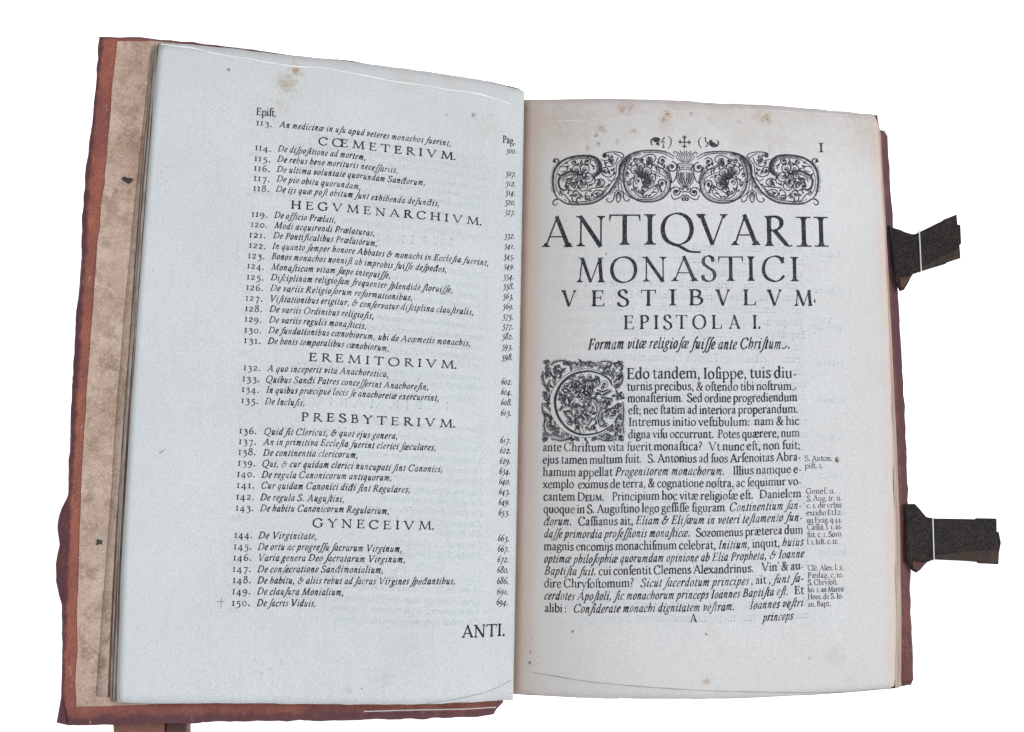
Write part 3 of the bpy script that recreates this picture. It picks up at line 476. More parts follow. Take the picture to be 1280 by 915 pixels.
# ------------------------------------------------------------------ woodcut ornaments (drawn in their own box, y downwards)
class Woodcut:
    def __init__(self, g=1.0, hl=1.0): self.s = []; self.g = g; self.hl = hl
    def c(self, pts, w0=8, w1=None, wm=None, closed=False, n=6):
        p = crom(pts, closed, n)
        t = np.linspace(0, 1, len(p))
        w1 = w0 if w1 is None else w1
        w0, w1 = w0 * self.g, w1 * self.g
        wm = wm * self.g if wm is not None else None
        w = w0 + (w1 - w0) * t
        if wm is not None: w = w + (wm - (w0 + w1) / 2) * np.sin(np.pi * t)
        self.s.append((p, w / 2))
    def blob(self, x, y, r, ry=None):
        ry = ry or r
        a = np.linspace(-1, 1, 8)
        self.s.append((np.stack([x + a * r, np.full(8, float(y))], 1), np.sqrt(np.maximum(0, 1 - a * a)) * ry + .5))
    def curl(self, x, y, r, a0, turns=1.25, sgn=1, w=8, eye=None):
        t = np.linspace(0, 1, int(14 * turns) + 4)
        a = math.radians(a0) + sgn * t * turns * 2 * math.pi
        rr = r * (1 - .78 * t)
        self.s.append((np.stack([x + np.cos(a) * rr, y + np.sin(a) * rr], 1), (w * self.g * (.75 + .5 * t)) / 2))
        self.blob(x, y, eye or r * .26)
    def fan(self, x, y, r0, r1, a0, a1, n, w=3.2):
        for a in np.radians(np.linspace(a0, a1, n)):
            k = rng.uniform(.82, 1.05)
            self.s.append((np.array([(x + math.cos(a) * r0, y + math.sin(a) * r0), (x + math.cos(a) * r1 * k, y + math.sin(a) * r1 * k)]), np.array([w, w * .45]) * .68))
    def petal(self, x, y, r, cx, cy, w=6):
        """rounded petal at x, y growing out of cx, cy, with engraved lines"""
        a = math.atan2(y - cy, x - cx)
        pts = [(x + math.cos(a + b) * r, y + math.sin(a + b) * r) for b in np.radians([-150, -100, -50, 0, 50, 100, 150])]
        self.c(pts, w)
        d = math.hypot(x - cx, y - cy)
        for b in np.linspace(-.55, .55, 6):
            p0 = (cx + math.cos(a + b * .7) * d * .35, cy + math.sin(a + b * .7) * d * .35)
            p1 = (x + math.cos(a + b * 1.7) * r * .55, y + math.sin(a + b * 1.7) * r * .55)
            self.s.append((np.array([p0, p1]), np.array([6.4, 2.4]) / 2))
    def shade(self, pts, off, n=16, ln=26, w=3.6):
        """short engraved strokes standing along a line"""
        p = crom(pts, False, n)
        d = np.gradient(p, axis=0); d /= np.linalg.norm(d, axis=1)[:, None]
        nn = np.stack([-d[:, 1], d[:, 0]], 1) * off
        for i in range(0, len(p), 1):
            k = rng.uniform(.6, 1.1) * self.hl
            self.s.append((np.array([p[i], p[i] + (nn[i] + d[i] * .5) * ln * k]), np.array([w, w * .45]) * .68))
    def mirror(self, xm):
        self.s += [(np.stack([2 * xm - p[:, 0], p[:, 1]], 1), w) for p, w in self.s]

def headpiece():
    d = Woodcut(1.65, 1.35)
    # outer scroll with its inner contour
    o = [(95, 470), (60, 410), (46, 310), (58, 215), (105, 145), (190, 98), (310, 82), (410, 92), (470, 135), (490, 195), (470, 250), (415, 285)]
    d.c(o, 7, 7, 11); d.c([(112, 440), (82, 380), (74, 300), (92, 215), (150, 150), (240, 112), (340, 108), (420, 135), (448, 190), (440, 235)], 4)
    d.shade(o[5:], 1, 12, 30); d.shade(o[1:5], -1, 10, 22); d.shade(o[1:8], 1, 10, 16)
    d.c([(105, 145), (95, 110), (60, 105), (50, 130), (75, 135)], 8, 5); d.blob(62, 122, 12)
    d.c([(95, 470), (60, 480), (45, 510), (70, 525), (90, 505)], 9, 5)
    # stem sweeping from the tail of the first scroll up over the second
    a = [(100, 470), (180, 515), (300, 524), (430, 508), (540, 440), (610, 350), (650, 270), (665, 175), (720, 105), (820, 62), (960, 52), (1080, 66), (1160, 110)]
    d.c(a, 8, 5, 10); d.c([(190, 495), (310, 500), (420, 484), (510, 425), (580, 340), (622, 260), (630, 180), (680, 120), (700, 95)], 5)
    d.shade(a[4:10], 1, 14, 34); d.shade(a[1:5], -1, 11, 20); d.shade(a[6:12], 1, 12, 20)
    # second scroll
    b = [(740, 100), (705, 190), (690, 300), (722, 420), (820, 500), (940, 516), (1050, 486), (1115, 410), (1118, 310), (1070, 235), (985, 185), (940, 175)]
    d.c(b, 9, 5, 8); d.c([(668, 330), (690, 420), (770, 480), (860, 494), (960, 490), (1050, 440), (1085, 370), (1080, 310), (1040, 270), (960, 240)], 5)
    d.c([(770, 105), (735, 180), (718, 270)], 5); d.shade(b[:4], -1, 12, 28); d.shade(b[3:10], -1, 11, 24)
    d.c([(870, 75), (980, 70), (1080, 90), (1150, 130)], 4)
    # first flower
    for x, y, r in ((262, 205, 38), (335, 205, 42), (372, 285, 42), (322, 362, 42), (232, 360, 42)):
        d.petal(x, y, r, 292, 283)
    d.c([(292, 255), (318, 270), (316, 298), (290, 308), (270, 292), (272, 268)], 7, closed=True); d.fan(292, 283, 4, 26, 0, 330, 9, 5)
    d.c([(300, 262), (250, 225), (180, 228), (120, 262), (98, 310), (112, 370), (155, 392), (182, 362), (160, 330)], 9, 6, 12)
    d.c([(280, 262), (220, 252), (160, 275), (138, 320)], 5); d.blob(166, 356, 16); d.shade([(250, 232), (170, 236), (115, 285)], -1, 9, 22)
    d.fan(285, 275, 30, 78, 180, 235, 6, 5)
    # second flower: shell with five lobes
    for x, y, r in ((800, 225, 40), (850, 195, 34), (905, 245, 44), (950, 300, 38), (935, 358, 38), (890, 392, 30)):
        d.petal(x, y, r, 870, 318)
    d.fan(868, 318, 14, 120, -130, 60, 26, 4.4); d.fan(868, 318, 10, 70, -140, 70, 14, 6)
    d.c([(870, 355), (850, 295), (800, 300), (782, 350), (815, 420), (860, 440), (880, 412)], 7); d.curl(824, 330, 26, 90, 1.0, 1, 7)
    d.c([(782, 360), (800, 430), (870, 478), (960, 470), (1010, 425), (1000, 395), (965, 410)], 6, 5)
    # curls
    for q in ((525, 228, 40, 150, 1.3, 1), (358, 470, 30, 60, 1.2, -1), (1045, 148, 42, 330, 1.3, -1), (1040, 348, 40, 20, 1.3, -1), (1135, 205, 52, 270, 1.3, 1), (252, 432, 38, 40, 1.2, -1),
              (358, 140, 34, 300, 1.2, 1), (868, 422, 24, 0, 1.2, 1), (800, 135, 26, 320, 1.2, 1), (240, 140, 24, 200, 1.1, -1), (745, 350, 24, 200, 1.1, 1), (730, 262, 22, 60, 1.0, 1)):
        d.curl(*q)
    d.c([(1186, 175), (1180, 260), (1160, 320), (1135, 345)], 6); d.c([(1090, 190), (1130, 300), (1130, 350)], 6); d.shade([(1090, 200), (1120, 280)], 1, 10, 26)
    # leaves above and between
    d.c([(480, 125), (530, 135), (560, 125)], 5); d.c([(510, 110), (505, 75), (560, 60), (640, 62), (690, 85), (680, 115), (640, 90), (600, 70)], 7, 5)
    d.c([(520, 130), (525, 175), (575, 190), (620, 160), (640, 110)], 6); d.fan(545, 135, 10, 70, -60, 50, 11, 4); d.blob(522, 88, 18, 22)
    d.c([(500, 215), (500, 260), (560, 285), (620, 250)], 6); d.c([(545, 305), (590, 320), (640, 285)], 5)
    d.c([(660, 170), (650, 240), (660, 300), (700, 340), (705, 290)], 10, 4); d.blob(664, 190, 12, 30)
    d.c([(860, 120), (900, 95), (960, 90), (990, 125), (960, 160), (910, 190), (880, 170)], 6); d.fan(900, 185, 8, 90, -85, -15, 11, 4.4); d.c([(945, 180), (1000, 205), (1060, 225)], 5)
    d.c([(420, 345), (440, 310), (490, 300), (520, 335), (490, 370), (430, 378), (380, 390), (340, 440), (345, 485)], 6); d.fan(440, 345, 6, 70, -50, 30, 10, 4.4)
    d.c([(410, 425), (440, 400), (490, 405), (510, 430), (470, 460), (420, 455), (410, 425)], 6); d.fan(420, 432, 8, 70, -25, 25, 7, 4)
    d.c([(350, 485), (430, 465), (500, 420), (560, 345)], 5); d.c([(420, 380), (520, 372), (575, 350)], 5)
    d.c([(120, 440), (150, 430), (180, 465), (215, 505)], 6); d.c([(150, 470), (170, 490)], 4); d.c([(220, 440), (230, 490), (280, 515)], 7)
    d.c([(105, 180), (150, 175), (185, 190), (165, 215), (120, 225)], 5)
    # palmette under the stems
    d.c([(648, 320), (648, 410)], 5); d.c([(612, 430), (648, 405), (690, 432)], 6)
    d.c([(612, 430), (600, 490), (560, 512), (535, 490), (555, 475)], 6); d.c([(690, 432), (700, 490), (735, 508), (745, 480)], 6)
    d.c([(625, 440), (630, 490), (645, 515), (665, 490), (670, 440)], 6); d.fan(648, 410, 10, 75, 55, 125, 9, 4)
    for x, y in ((185, 420), (418, 202), (308, 126), (1036, 406), (345, 168)): d.blob(x, y, 9)
    for p in (((155, 185), (180, 200)), ((1000, 290), (1030, 295)), ((735, 215), (750, 230))): d.c([p[0], ((p[0][0] + p[1][0]) / 2, p[0][1] - 8), p[1]], 5)
    taken = np.vstack([p for p, w in d.s])
    for _ in range(900):
        x, y = rng.uniform(70, 1150), rng.uniform(70, 505)
        dist = np.hypot(taken[:, 0] - x, taken[:, 1] - y).min()
        if dist < 13: continue
        a = rng.uniform(0, 6.28); c_, s_ = math.cos(a), math.sin(a); r = min(26, dist)
        if not ((x - 270) ** 2 / 215 ** 2 + (y - 300) ** 2 / 205 ** 2 < 1 or (x - 905) ** 2 / 205 ** 2 + (y - 290) ** 2 / 215 ** 2 < 1 or (abs(x - 590) < 70 and abs(y - 260) < 170)): continue
        if rng.random() < .3 and r > 18: d.curl(x, y, r, math.degrees(a), 1.2, 1, 6); q = np.array([(x, y)])
        else:
            q = np.array([(x + c_ * r, y + s_ * r), (x - s_ * r * .4, y + c_ * r * .4), (x - c_ * r, y - s_ * r)]); d.c(q, 3, 3, 10)
        taken = np.vstack([taken, q])
    d.mirror(1258)
    # the vase on the axis
    v = Woodcut(1.4)
    v.c([(1180, 240), (1182, 310), (1215, 365), (1258, 390)], 6); v.c([(1190, 175), (1195, 205), (1215, 228)], 6); v.c([(1185, 172), (1258, 172)], 6)
    v.c([(1195, 188), (1258, 190)], 4); v.c([(1215, 230), (1180, 238)], 6); v.c([(1200, 222), (1258, 226)], 5)
    for x0, x1 in ((1200, 1235), (1222, 1245), (1245, 1253)): v.c([(x0, 245), (x0 + 4, 300), (x1, 365), (1256, 385)], 5)
    for x in (1188, 1195, 1210, 1215, 1230, 1236): v.c([(x, 250), (x + 4, 300), (x + 25, 350)], 3)
    for x, y in ((1168, 60), (1192, 70), (1210, 52), (1230, 66), (1248, 52)): v.c([(1258 + (x - 1258) * .3, 162), (1258 + (x - 1258) * .9, 118), (1258 + (x - 1258) * .75, 88), (x, y)], 3, 7)
    for x in (1205, 1225, 1244): v.blob(x, 207, 8)
    v.c([(1170, 60), (1150, 70), (1160, 85)], 5); v.c([(1222, 385), (1205, 405), (1225, 425), (1258, 420)], 7); v.blob(1235, 400, 12)
    v.curl(1175, 425, 50, 200, 1.3, 1, 8); v.c([(1130, 450), (1150, 490), (1200, 480), (1235, 455), (1258, 450)], 7); v.curl(1240, 485, 24, 270, 1.1, 1, 8)
    v.c([(1125, 430), (1130, 400), (1160, 390)], 6); v.blob(1185, 420, 14)
    v.mirror(1258)
    return d.s + v.s, (2516.0, 563.0)

def initial_c():
    d = Woodcut(1.3)
    # contours of the white letter
    oc = [(757, 300), (735, 235), (650, 165), (560, 130), (470, 122), (330, 160), (200, 260), (120, 390), (100, 500), (140, 640), (230, 750), (350, 818), (470, 838), (600, 820), (700, 770), (770, 710)]
    d.c(oc, 5)
    ic = [(757, 300), (720, 235), (640, 180), (540, 150), (470, 152), (350, 185), (240, 275), (180, 390), (168, 500), (200, 620), (280, 730), (390, 795), (500, 806), (620, 785), (710, 740), (770, 700)]
    d.c(ic, 8, 8, 22)
    d.c([(757, 300), (752, 235)], 5); d.c([(770, 700), (772, 790)], 4)
    # scrolls inside the letter
    for q in ((385, 285, 48, 90, 1.6, 1), (550, 290, 48, 90, 1.6, -1), (290, 300, 42, 0, 1.3, 1), (680, 290, 46, 200, 1.5, 1), (390, 350, 34, 180, 1.3, -1), (550, 355, 26, 0, 1.3, 1), (240, 435, 44, 60, 1.5, -1),
              (270, 505, 34, 0, 1.3, 1), (735, 465, 40, 90, 1.4, 1), (310, 685, 36, 200, 1.4, 1), (690, 715, 30, 0, 1.3, -1), (440, 205, 30, 60, 1.3, -1), (525, 205, 30, 120, 1.3, 1), (350, 240, 26, 0, 1.2, 1),
              (600, 240, 30, 180, 1.3, -1), (690, 535, 28, 90, 1.3, -1), (750, 620, 34, 270, 1.3, 1), (400, 735, 28, 180, 1.2, 1), (560, 740, 32, 0, 1.2, -1), (435, 440, 34, 20, 1.3, 1), (515, 440, 34, 160, 1.3, -1), (210, 380, 26, 90, 1.2, 1)):
        d.curl(*q, w=7)
    d.blob(465, 318, 22); d.c([(465, 372), (490, 396), (465, 420), (442, 396)], 9, closed=True); d.blob(466, 396, 9); d.c([(470, 555), (492, 575), (470, 598), (448, 575)], 9, closed=True)
    for sx in (-1, 1):
        m = lambda *p: [(468 + sx * x, y) for x, y in p]
        d.c(m((0, 330), (40, 360), (60, 400), (110, 430), (150, 480)), 5, 7); d.c(m((20, 400), (90, 390), (170, 380)), 5, 6)
        d.c(m((30, 505), (80, 500), (105, 540), (80, 590), (40, 560), (20, 520)), 5); d.c(m((10, 640), (50, 620), (85, 640), (60, 690), (20, 740), (5, 790)), 5, 4, 7); d.shade(m((30, 505), (95, 520), (80, 585)), sx, 8, 30, 4); d.shade(m((85, 640), (60, 690), (20, 740)), sx, 8, 26, 4)
        d.c(m((0, 500), (35, 520), (60, 480)), 7); d.c(m((30, 600), (70, 610), (100, 590)), 6, 4); d.c(m((100, 470), (130, 540), (120, 620), (90, 660)), 6)
        d.shade(m((100, 440), (150, 520), (130, 620)), sx, 8, 34, 4); d.shade(m((40, 520), (90, 560), (50, 600)), sx, 6, 30, 4)
    for p in ([(240, 330), (270, 370), (330, 360)], [(255, 560), (290, 620), (330, 640), (340, 710)], [(630, 560), (610, 640), (640, 720), (680, 690), (650, 640), (660, 580)], [(650, 400), (700, 380), (745, 350)], [(640, 420), (700, 430), (760, 440)], [(270, 580), (310, 560), (350, 600)], [(600, 340), (660, 360), (720, 340)], [(370, 770), (400, 720), (430, 790)], [(520, 770), (560, 710), (600, 780)], [(310, 240), (330, 200), (380, 200)], [(580, 200), (620, 220), (630, 290)]):
        d.c(p, 7, 5, 10); d.shade(p, 1, 7, 26, 4); d.shade(p, -1, 7, 14, 4)
    d.shade([(640, 560), (620, 650), (660, 730)], -1, 8, 40, 4); d.shade([(260, 560), (300, 640), (330, 700)], -1, 8, 34, 4); d.shade([(290, 330), (330, 350)], 1, 8, 30, 4); d.shade([(590, 240), (620, 300)], 1, 8, 30, 4)
    # spandrels around the letter
    for q in ((80, 65, 34, 200, 1.4, 1), (200, 140, 52, 180, 1.4, -1), (205, 95, 20, 0, 1.2, 1), (100, 190, 40, 120, 1.4, 1), (320, 75, 34, 180, 1.4, 1), (430, 70, 32, 0, 1.4, -1), (525, 75, 36, 180, 1.4, 1), (715, 145, 50, 0, 1.5, 1), (640, 95, 30, 180, 1.3, 1),
              (848, 70, 28, 0, 1.3, -1), (820, 190, 36, 90, 1.4, -1), (60, 415, 28, 180, 1.4, 1), (70, 500, 30, 270, 1.4, 1), (110, 710, 40, 0, 1.4, 1), (70, 840, 38, 90, 1.5, 1), (845, 415, 40, 270, 1.4, 1), (815, 525, 50, 180, 1.6, -1), (830, 710, 42, 90, 1.5, 1), (850, 845, 34, 200, 1.5, 1), (800, 760, 26, 0, 1.2, 1), (180, 770, 34, 90, 1.3, -1), (400, 855, 22, 0, 1.2, 1), (560, 852, 22, 180, 1.2, -1), (720, 840, 28, 90, 1.2, 1)):
        d.curl(*q, w=9)
    for p in ([(120, 90), (170, 50), (260, 42), (300, 60)], [(40, 150), (35, 230), (70, 310), (110, 370)], [(120, 240), (90, 300), (100, 350)], [(35, 480), (35, 560), (60, 640), (50, 720), (70, 790), (130, 820)], [(90, 600), (130, 640), (110, 680)], [(600, 60), (700, 45), (780, 75), (810, 120)], [(850, 140), (870, 220), (840, 300), (790, 330)], [(800, 350), (820, 400), (810, 450)], [(870, 470), (880, 580), (870, 700), (880, 800)], [(850, 590), (810, 640), (790, 690)], [(120, 850), (220, 870), (300, 855), (340, 835)], [(600, 845), (700, 870), (800, 860)], [(140, 780), (190, 820), (260, 830)], [(250, 60), (290, 80), (370, 60), (400, 85)], [(480, 55), (560, 60), (600, 90)], [(640, 835), (700, 800), (760, 830)], [(60, 590), (100, 620), (130, 690)]):
        d.c(p, 6, 6, 10); d.shade(p, 1, 7, 22, 4); d.shade(p, -1, 7, 22, 4)
    for p, s in (([(50, 180), (60, 280), (110, 350)], 1), ([(45, 560), (60, 650), (80, 760)], -1), ([(130, 790), (220, 830), (320, 840)], 1), ([(620, 800), (700, 830), (790, 820)], 1), ([(860, 180), (840, 280), (790, 320)], 1), ([(870, 560), (860, 660), (830, 640)], 1), ([(790, 250), (840, 240), (870, 200)], -1), ([(300, 50), (400, 100), (470, 70)], 1)):
        d.shade(p, s, 9, 42, 4.5)
    # small foliage filling the ground between the larger scrolls
    taken = [p.mean(0) for p, w in d.s]
    for _ in range(1500):
        x, y = rng.uniform(45, 872, 2)
        r = math.hypot(x - 475, (y - 480) * 1.0)
        if 270 < r < 372 and not (x > 760 and 300 < y < 700): continue
        if min(math.hypot(x - a, y - b) for a, b in taken) < 20: continue
        taken.append((x, y)); k = rng.integers(0, 4); a = rng.uniform(0, 6.28)
        if k == 0: d.curl(x, y, rng.uniform(18, 30), math.degrees(a), 1.2, 1 if rng.random() < .5 else -1, 9)
        elif k == 1:
            q = [(x + math.cos(a + b) * rr, y + math.sin(a + b) * rr) for b, rr in ((0, 26), (.9, 12), (2.4, 12), (3.3, 26))]
            d.c(q, 8, 5, 20)
        else:
            c_, s_ = math.cos(a), math.sin(a)
            for j in range(-2, 3): d.s.append((np.array([(x + c_ * 16 - s_ * j * 8, y + s_ * 16 + c_ * j * 8), (x - c_ * 14 - s_ * j * 8, y - s_ * 14 + c_ * j * 8)]), np.array([3.2, 2.2])))
    return d.s, (915.0, 915.0)

def fleurons():
    d = Woodcut()
    # bracket ornaments and the cross between them
    d.c([(372, 80), (415, 130), (424, 180), (412, 235), (372, 282)], 6, 6, 20); d.c([(906, 88), (868, 135), (862, 185), (876, 235), (915, 278)], 6, 6, 20)
    d.c([(635, 96), (635, 262)], 26, 26, 18); d.c([(552, 180), (722, 184)], 26, 26, 18)
    for x, y, a in ((635, 84, -90), (635, 266, 90), (548, 180, 180), (728, 184, 0)):
        c_, s_ = math.cos(math.radians(a)), math.sin(math.radians(a))
        R = lambda p, q: (x + c_ * p - s_ * q, y + s_ * p + c_ * q)
        d.c([R(-8, -40), R(-22, -18), R(-8, 0)], 10, 22); d.c([R(-8, 40), R(-22, 18), R(-8, 0)], 10, 22); d.c([R(-24, 0), R(16, 0)], 34, 10)
    d.c([(130, 232), (106, 205), (108, 150), (150, 118), (215, 122), (240, 150)], 10, 30, 30); d.c([(140, 160), (190, 150), (240, 150)], 36, 40, 60); d.c([(190, 190), (220, 215), (225, 238)], 60, 14); d.c([(240, 178), (290, 178)], 14)
    d.c([(325, 112), (300, 122), (288, 150), (310, 180), (325, 188)], 24, 8); d.c([(288, 190), (300, 225), (290, 262), (320, 262)], 8, 26)
    d.c([(1150, 140), (1176, 175), (1160, 225), (1110, 242), (1060, 225)], 12, 40, 30); d.c([(1058, 140), (1052, 190), (1060, 230)], 44, 50, 60); d.c([(1060, 200), (1110, 200), (1140, 225)], 60, 20); d.c([(1040, 196), (995, 190)], 12)
    d.c([(960, 100), (975, 120), (968, 150), (995, 180), (1000, 215), (990, 240), (968, 246)], 24, 18, 16); d.c([(985, 160), (965, 172)], 10)
    return d.s, (1280.0, 384.0)
# ------------------------------------------------------------------ materials
class Mat:
    def __init__(self, name, rough=0.8, spec=0.3):
        self.m = bpy.data.materials.new(name); self.m.use_nodes = True
        self.t = self.m.node_tree; self.b = self.t.nodes['Principled BSDF']
        self.b.inputs['Roughness'].default_value = rough
        self.b.inputs['Specular IOR Level'].default_value = spec
        self.co = self.n('ShaderNodeTexCoord')
    def n(self, kind, **kw):
        x = self.t.nodes.new(kind)
        for k, v in kw.items(): setattr(x, k, v)
        return x
    def link(self, a, b): self.t.links.new(a, b)
    def noise(self, scale, detail=4, rough=.55, vec=None, stretch=None):
        x = self.n('ShaderNodeTexNoise'); x.inputs['Scale'].default_value = scale
        x.inputs['Detail'].default_value = detail; x.inputs['Roughness'].default_value = rough
        v = vec or self.co.outputs['Object']
        if stretch:
            mp = self.n('ShaderNodeMapping'); mp.inputs['Scale'].default_value = stretch
            self.link(v, mp.inputs['Vector']); v = mp.outputs['Vector']
        self.link(v, x.inputs['Vector'])
        return x.outputs['Fac']
    def ramp(self, fac, a, b, lo=0.0, hi=1.0):
        x = self.n('ShaderNodeMapRange'); x.interpolation_type = 'SMOOTHSTEP'
        for i, v in zip(('From Min', 'From Max', 'To Min', 'To Max'), (a, b, lo, hi)): x.inputs[i].default_value = v
        self.link(fac, x.inputs['Value'])
        return x.outputs['Result']
    def mix(self, fac, a, b, mode='MIX'):
        x = self.n('ShaderNodeMix', data_type='RGBA', blend_type=mode)
        for sock, v in ((x.inputs[0], fac), (x.inputs[6], a), (x.inputs[7], b)):
            if isinstance(v, (int, float)): sock.default_value = v
            elif isinstance(v, tuple): sock.default_value = (*v, 1)
            else: self.link(v, sock)
        return x.outputs[2]
    def mul(self, a, b, op='MULTIPLY'):
        x = self.n('ShaderNodeMath', operation=op)
        for i, v in enumerate((a, b)):
            if isinstance(v, (int, float)): x.inputs[i].default_value = v
            else: self.link(v, x.inputs[i])
        return x.outputs[0]
    def spot(self, p, r, warp=None, edge=0.15):
        """soft spot of radius r at p (metres), 0..1"""
        d = self.n('ShaderNodeVectorMath', operation='DISTANCE')
        self.link(self.co.outputs['Object'], d.inputs[0]); d.inputs[1].default_value = p
        v = d.outputs['Value']
        if warp is not None: v = self.mul(v, self.mul(self.mul(warp, .5, 'SUBTRACT'), r * 4.5), 'ADD')
        return self.ramp(v, r * 1.5, -r * .3, 0, 1)
    def colour(self, c):
        self.link(c, self.b.inputs['Base Color'])
    def bump(self, h, strength, dist):
        x = self.n('ShaderNodeBump'); x.inputs['Strength'].default_value = strength; x.inputs['Distance'].default_value = dist
        self.link(h, x.inputs['Height']); self.link(x.outputs['Normal'], self.b.inputs['Normal'])

def paper(name, base, tone, stains, gutter, edge, blue=0.0):
    k = Mat(name, 0.85, 0.15)
    c = k.mix(k.ramp(k.noise(14, 5), .3, .72), base, tuple(x * .93 for x in base))
    c = k.mix(k.mul(k.ramp(k.noise(60, 4), .42, .75), .35), c, tone)
    c = k.mix(k.mul(k.ramp(k.noise(800, 3, .7), .34, .66), .22), c, (.36, .36, .37))          # fibres
    c = k.mix(k.mul(k.ramp(k.noise(1700, 1, .6), .38, .62), .26), c, (.34, .35, .38))
    c = k.mix(k.mul(k.ramp(k.noise(1250, 1, .6), .52, .72), .26), c, (.90, .91, .92))
    c = k.mix(k.mul(k.ramp(k.noise(420, 2, .5, None, (1.0, .08, 1.0)), .5, .8), .10), c, (.34, .34, .34))   # laid lines
    uv = k.n('ShaderNodeSeparateXYZ'); k.link(k.co.outputs['UV'], uv.inputs[0])
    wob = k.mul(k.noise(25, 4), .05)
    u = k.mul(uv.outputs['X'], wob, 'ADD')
    if gutter: c = k.mix(k.mul(k.ramp(u, .34, .04), gutter * .75), c, (.555, .515, .485)); c = k.mix(k.mul(k.ramp(u, .105, .035), gutter * .72), c, (.66, .49, .405))  # gutter-side shade and warm bounce painted into the page, over slight paper toning
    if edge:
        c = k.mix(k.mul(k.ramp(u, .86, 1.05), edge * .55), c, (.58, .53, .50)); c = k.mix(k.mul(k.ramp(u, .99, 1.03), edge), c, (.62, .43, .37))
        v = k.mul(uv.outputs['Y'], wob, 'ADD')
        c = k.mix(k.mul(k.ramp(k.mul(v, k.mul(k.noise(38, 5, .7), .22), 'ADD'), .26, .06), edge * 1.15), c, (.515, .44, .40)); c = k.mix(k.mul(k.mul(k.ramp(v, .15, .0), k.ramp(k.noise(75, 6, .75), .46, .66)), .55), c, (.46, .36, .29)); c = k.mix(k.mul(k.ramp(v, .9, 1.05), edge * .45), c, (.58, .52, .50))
    if blue: c = k.mix(k.mul(k.ramp(k.mul(uv.outputs['Y'], k.mul(k.noise(30, 5, .7), .16), 'ADD'), .19, .05), blue), c, (.54, .53, .525)); c = k.mix(k.mul(k.ramp(u, .80, 1.05), blue * .5), c, (.57, .58, .585))
    wn = k.noise(420, 6, .75)
    for (x, y, z, r, s) in stains:
        d = k.spot((x, y, z), r, wn)
        small = r < .0016
        c = k.mix(k.mul(d, s if small else s * .95), c, (.07, .065, .06) if small else (.42, .30, .20))
        if not small and s > .35: c = k.mix(k.mul(k.spot((x, y, z), r * .55, wn), s * .8), c, (.24, .14, .07))
    specks = k.mul(k.ramp(k.noise(700, 1, .4), .70, .78), k.ramp(k.noise(18, 3), .48, .7))
    c = k.mix(k.mul(specks, .65), c, (.15, .12, .10))
    k.colour(c)
    k.bump(k.noise(1400, 4, .7), .22, .0004)
    return k.m

def leather(name, base, dark, light):
    k = Mat(name, 0.55, 0.35)
    c = k.mix(k.ramp(k.noise(22, 6, .65), .35, .68), base, dark)
    c = k.mix(k.mul(k.ramp(k.noise(150, 6, .75), .48, .64), .45), c, dark)
    c = k.mix(k.mul(k.ramp(k.noise(55, 7, .75, None, (1, .35, 1)), .56, .66), .6), c, tuple(x * .45 for x in dark))
    c = k.mix(k.mul(k.ramp(k.noise(70, 5, .7), .5, .78), .55), c, light)
    c = k.mix(k.mul(k.ramp(k.noise(1300, 2, .7), .44, .66), .52), c, (.06, .022, .028))
    c = k.mix(k.mul(k.ramp(k.noise(1150, 1, .6), .54, .74), .20), c, (.62, .33, .24))
    at = k.n('ShaderNodeAttribute'); at.attribute_name = 'wear'
    worn = k.ramp(k.mul(at.outputs['Fac'], k.mul(k.mul(k.noise(130, 6, .75), .5, 'SUBTRACT'), 1.5), 'ADD'), .25, .85)
    worn = k.mul(worn, k.ramp(at.outputs['Fac'], .02, .2))
    c = k.mix(k.mul(worn, .88), c, (.075, .022, .032))
    scuff = k.noise(260, 5, .7, None, (1, .25, 1))
    c = k.mix(k.mul(k.ramp(scuff, .62, .72), .5), c, (.50, .30, .23))
    k.colour(c); k.bump(k.noise(420, 7, .7), .75, .0009)
    return k.m

M = {}
M['left_paper'] = paper('cool_laid_paper', (.640, .664, .668), (.595, .612, .605), LEFT_STAINS, 0.0, 0.0, .5)
M['right_paper'] = paper('toned_shaded_laid_paper', (.672, .660, .654), (.61, .59, .57), RIGHT_STAINS, 0.85, 0.62)
def plain(name, base, dark, scale, rough=.85, stretch=None):
    k = Mat(name, rough, .2)
    c = k.mix(k.ramp(k.noise(scale, 5, .6, None, stretch), .35, .7), base, dark)
    c = k.mix(k.mul(k.ramp(k.noise(1500, 2, .7), .4, .75), .3), c, tuple(x * .55 for x in base))
    k.colour(c); k.bump(k.noise(900, 4), .3, .0005)
    return k.m
M['leaf'] = plain('browned_leaf_paper', (.50, .42, .36), (.30, .215, .165), 60)
M['leaf_gap_shade'] = plain('painted_leaf_gap_shade', (.21, .135, .10), (.10, .06, .05), 70)  # dark sheets that paint the shade in the gaps between leaves
M['pale_leaf'] = plain('pale_leaf_paper', (.60, .53, .49), (.42, .32, .27), 90)
M['block'] = plain('leaf_block_paper', (.49, .395, .335), (.25, .175, .14), 420, stretch=(.06, .06, 3.0))
M['leather'] = leather('red_brown_leather', (.34, .098, .058), (.22, .058, .047), (.44, .165, .082))
M['dark_leather'] = leather('dark_brown_leather', (.25, .072, .055), (.12, .032, .034), (.34, .12, .08))
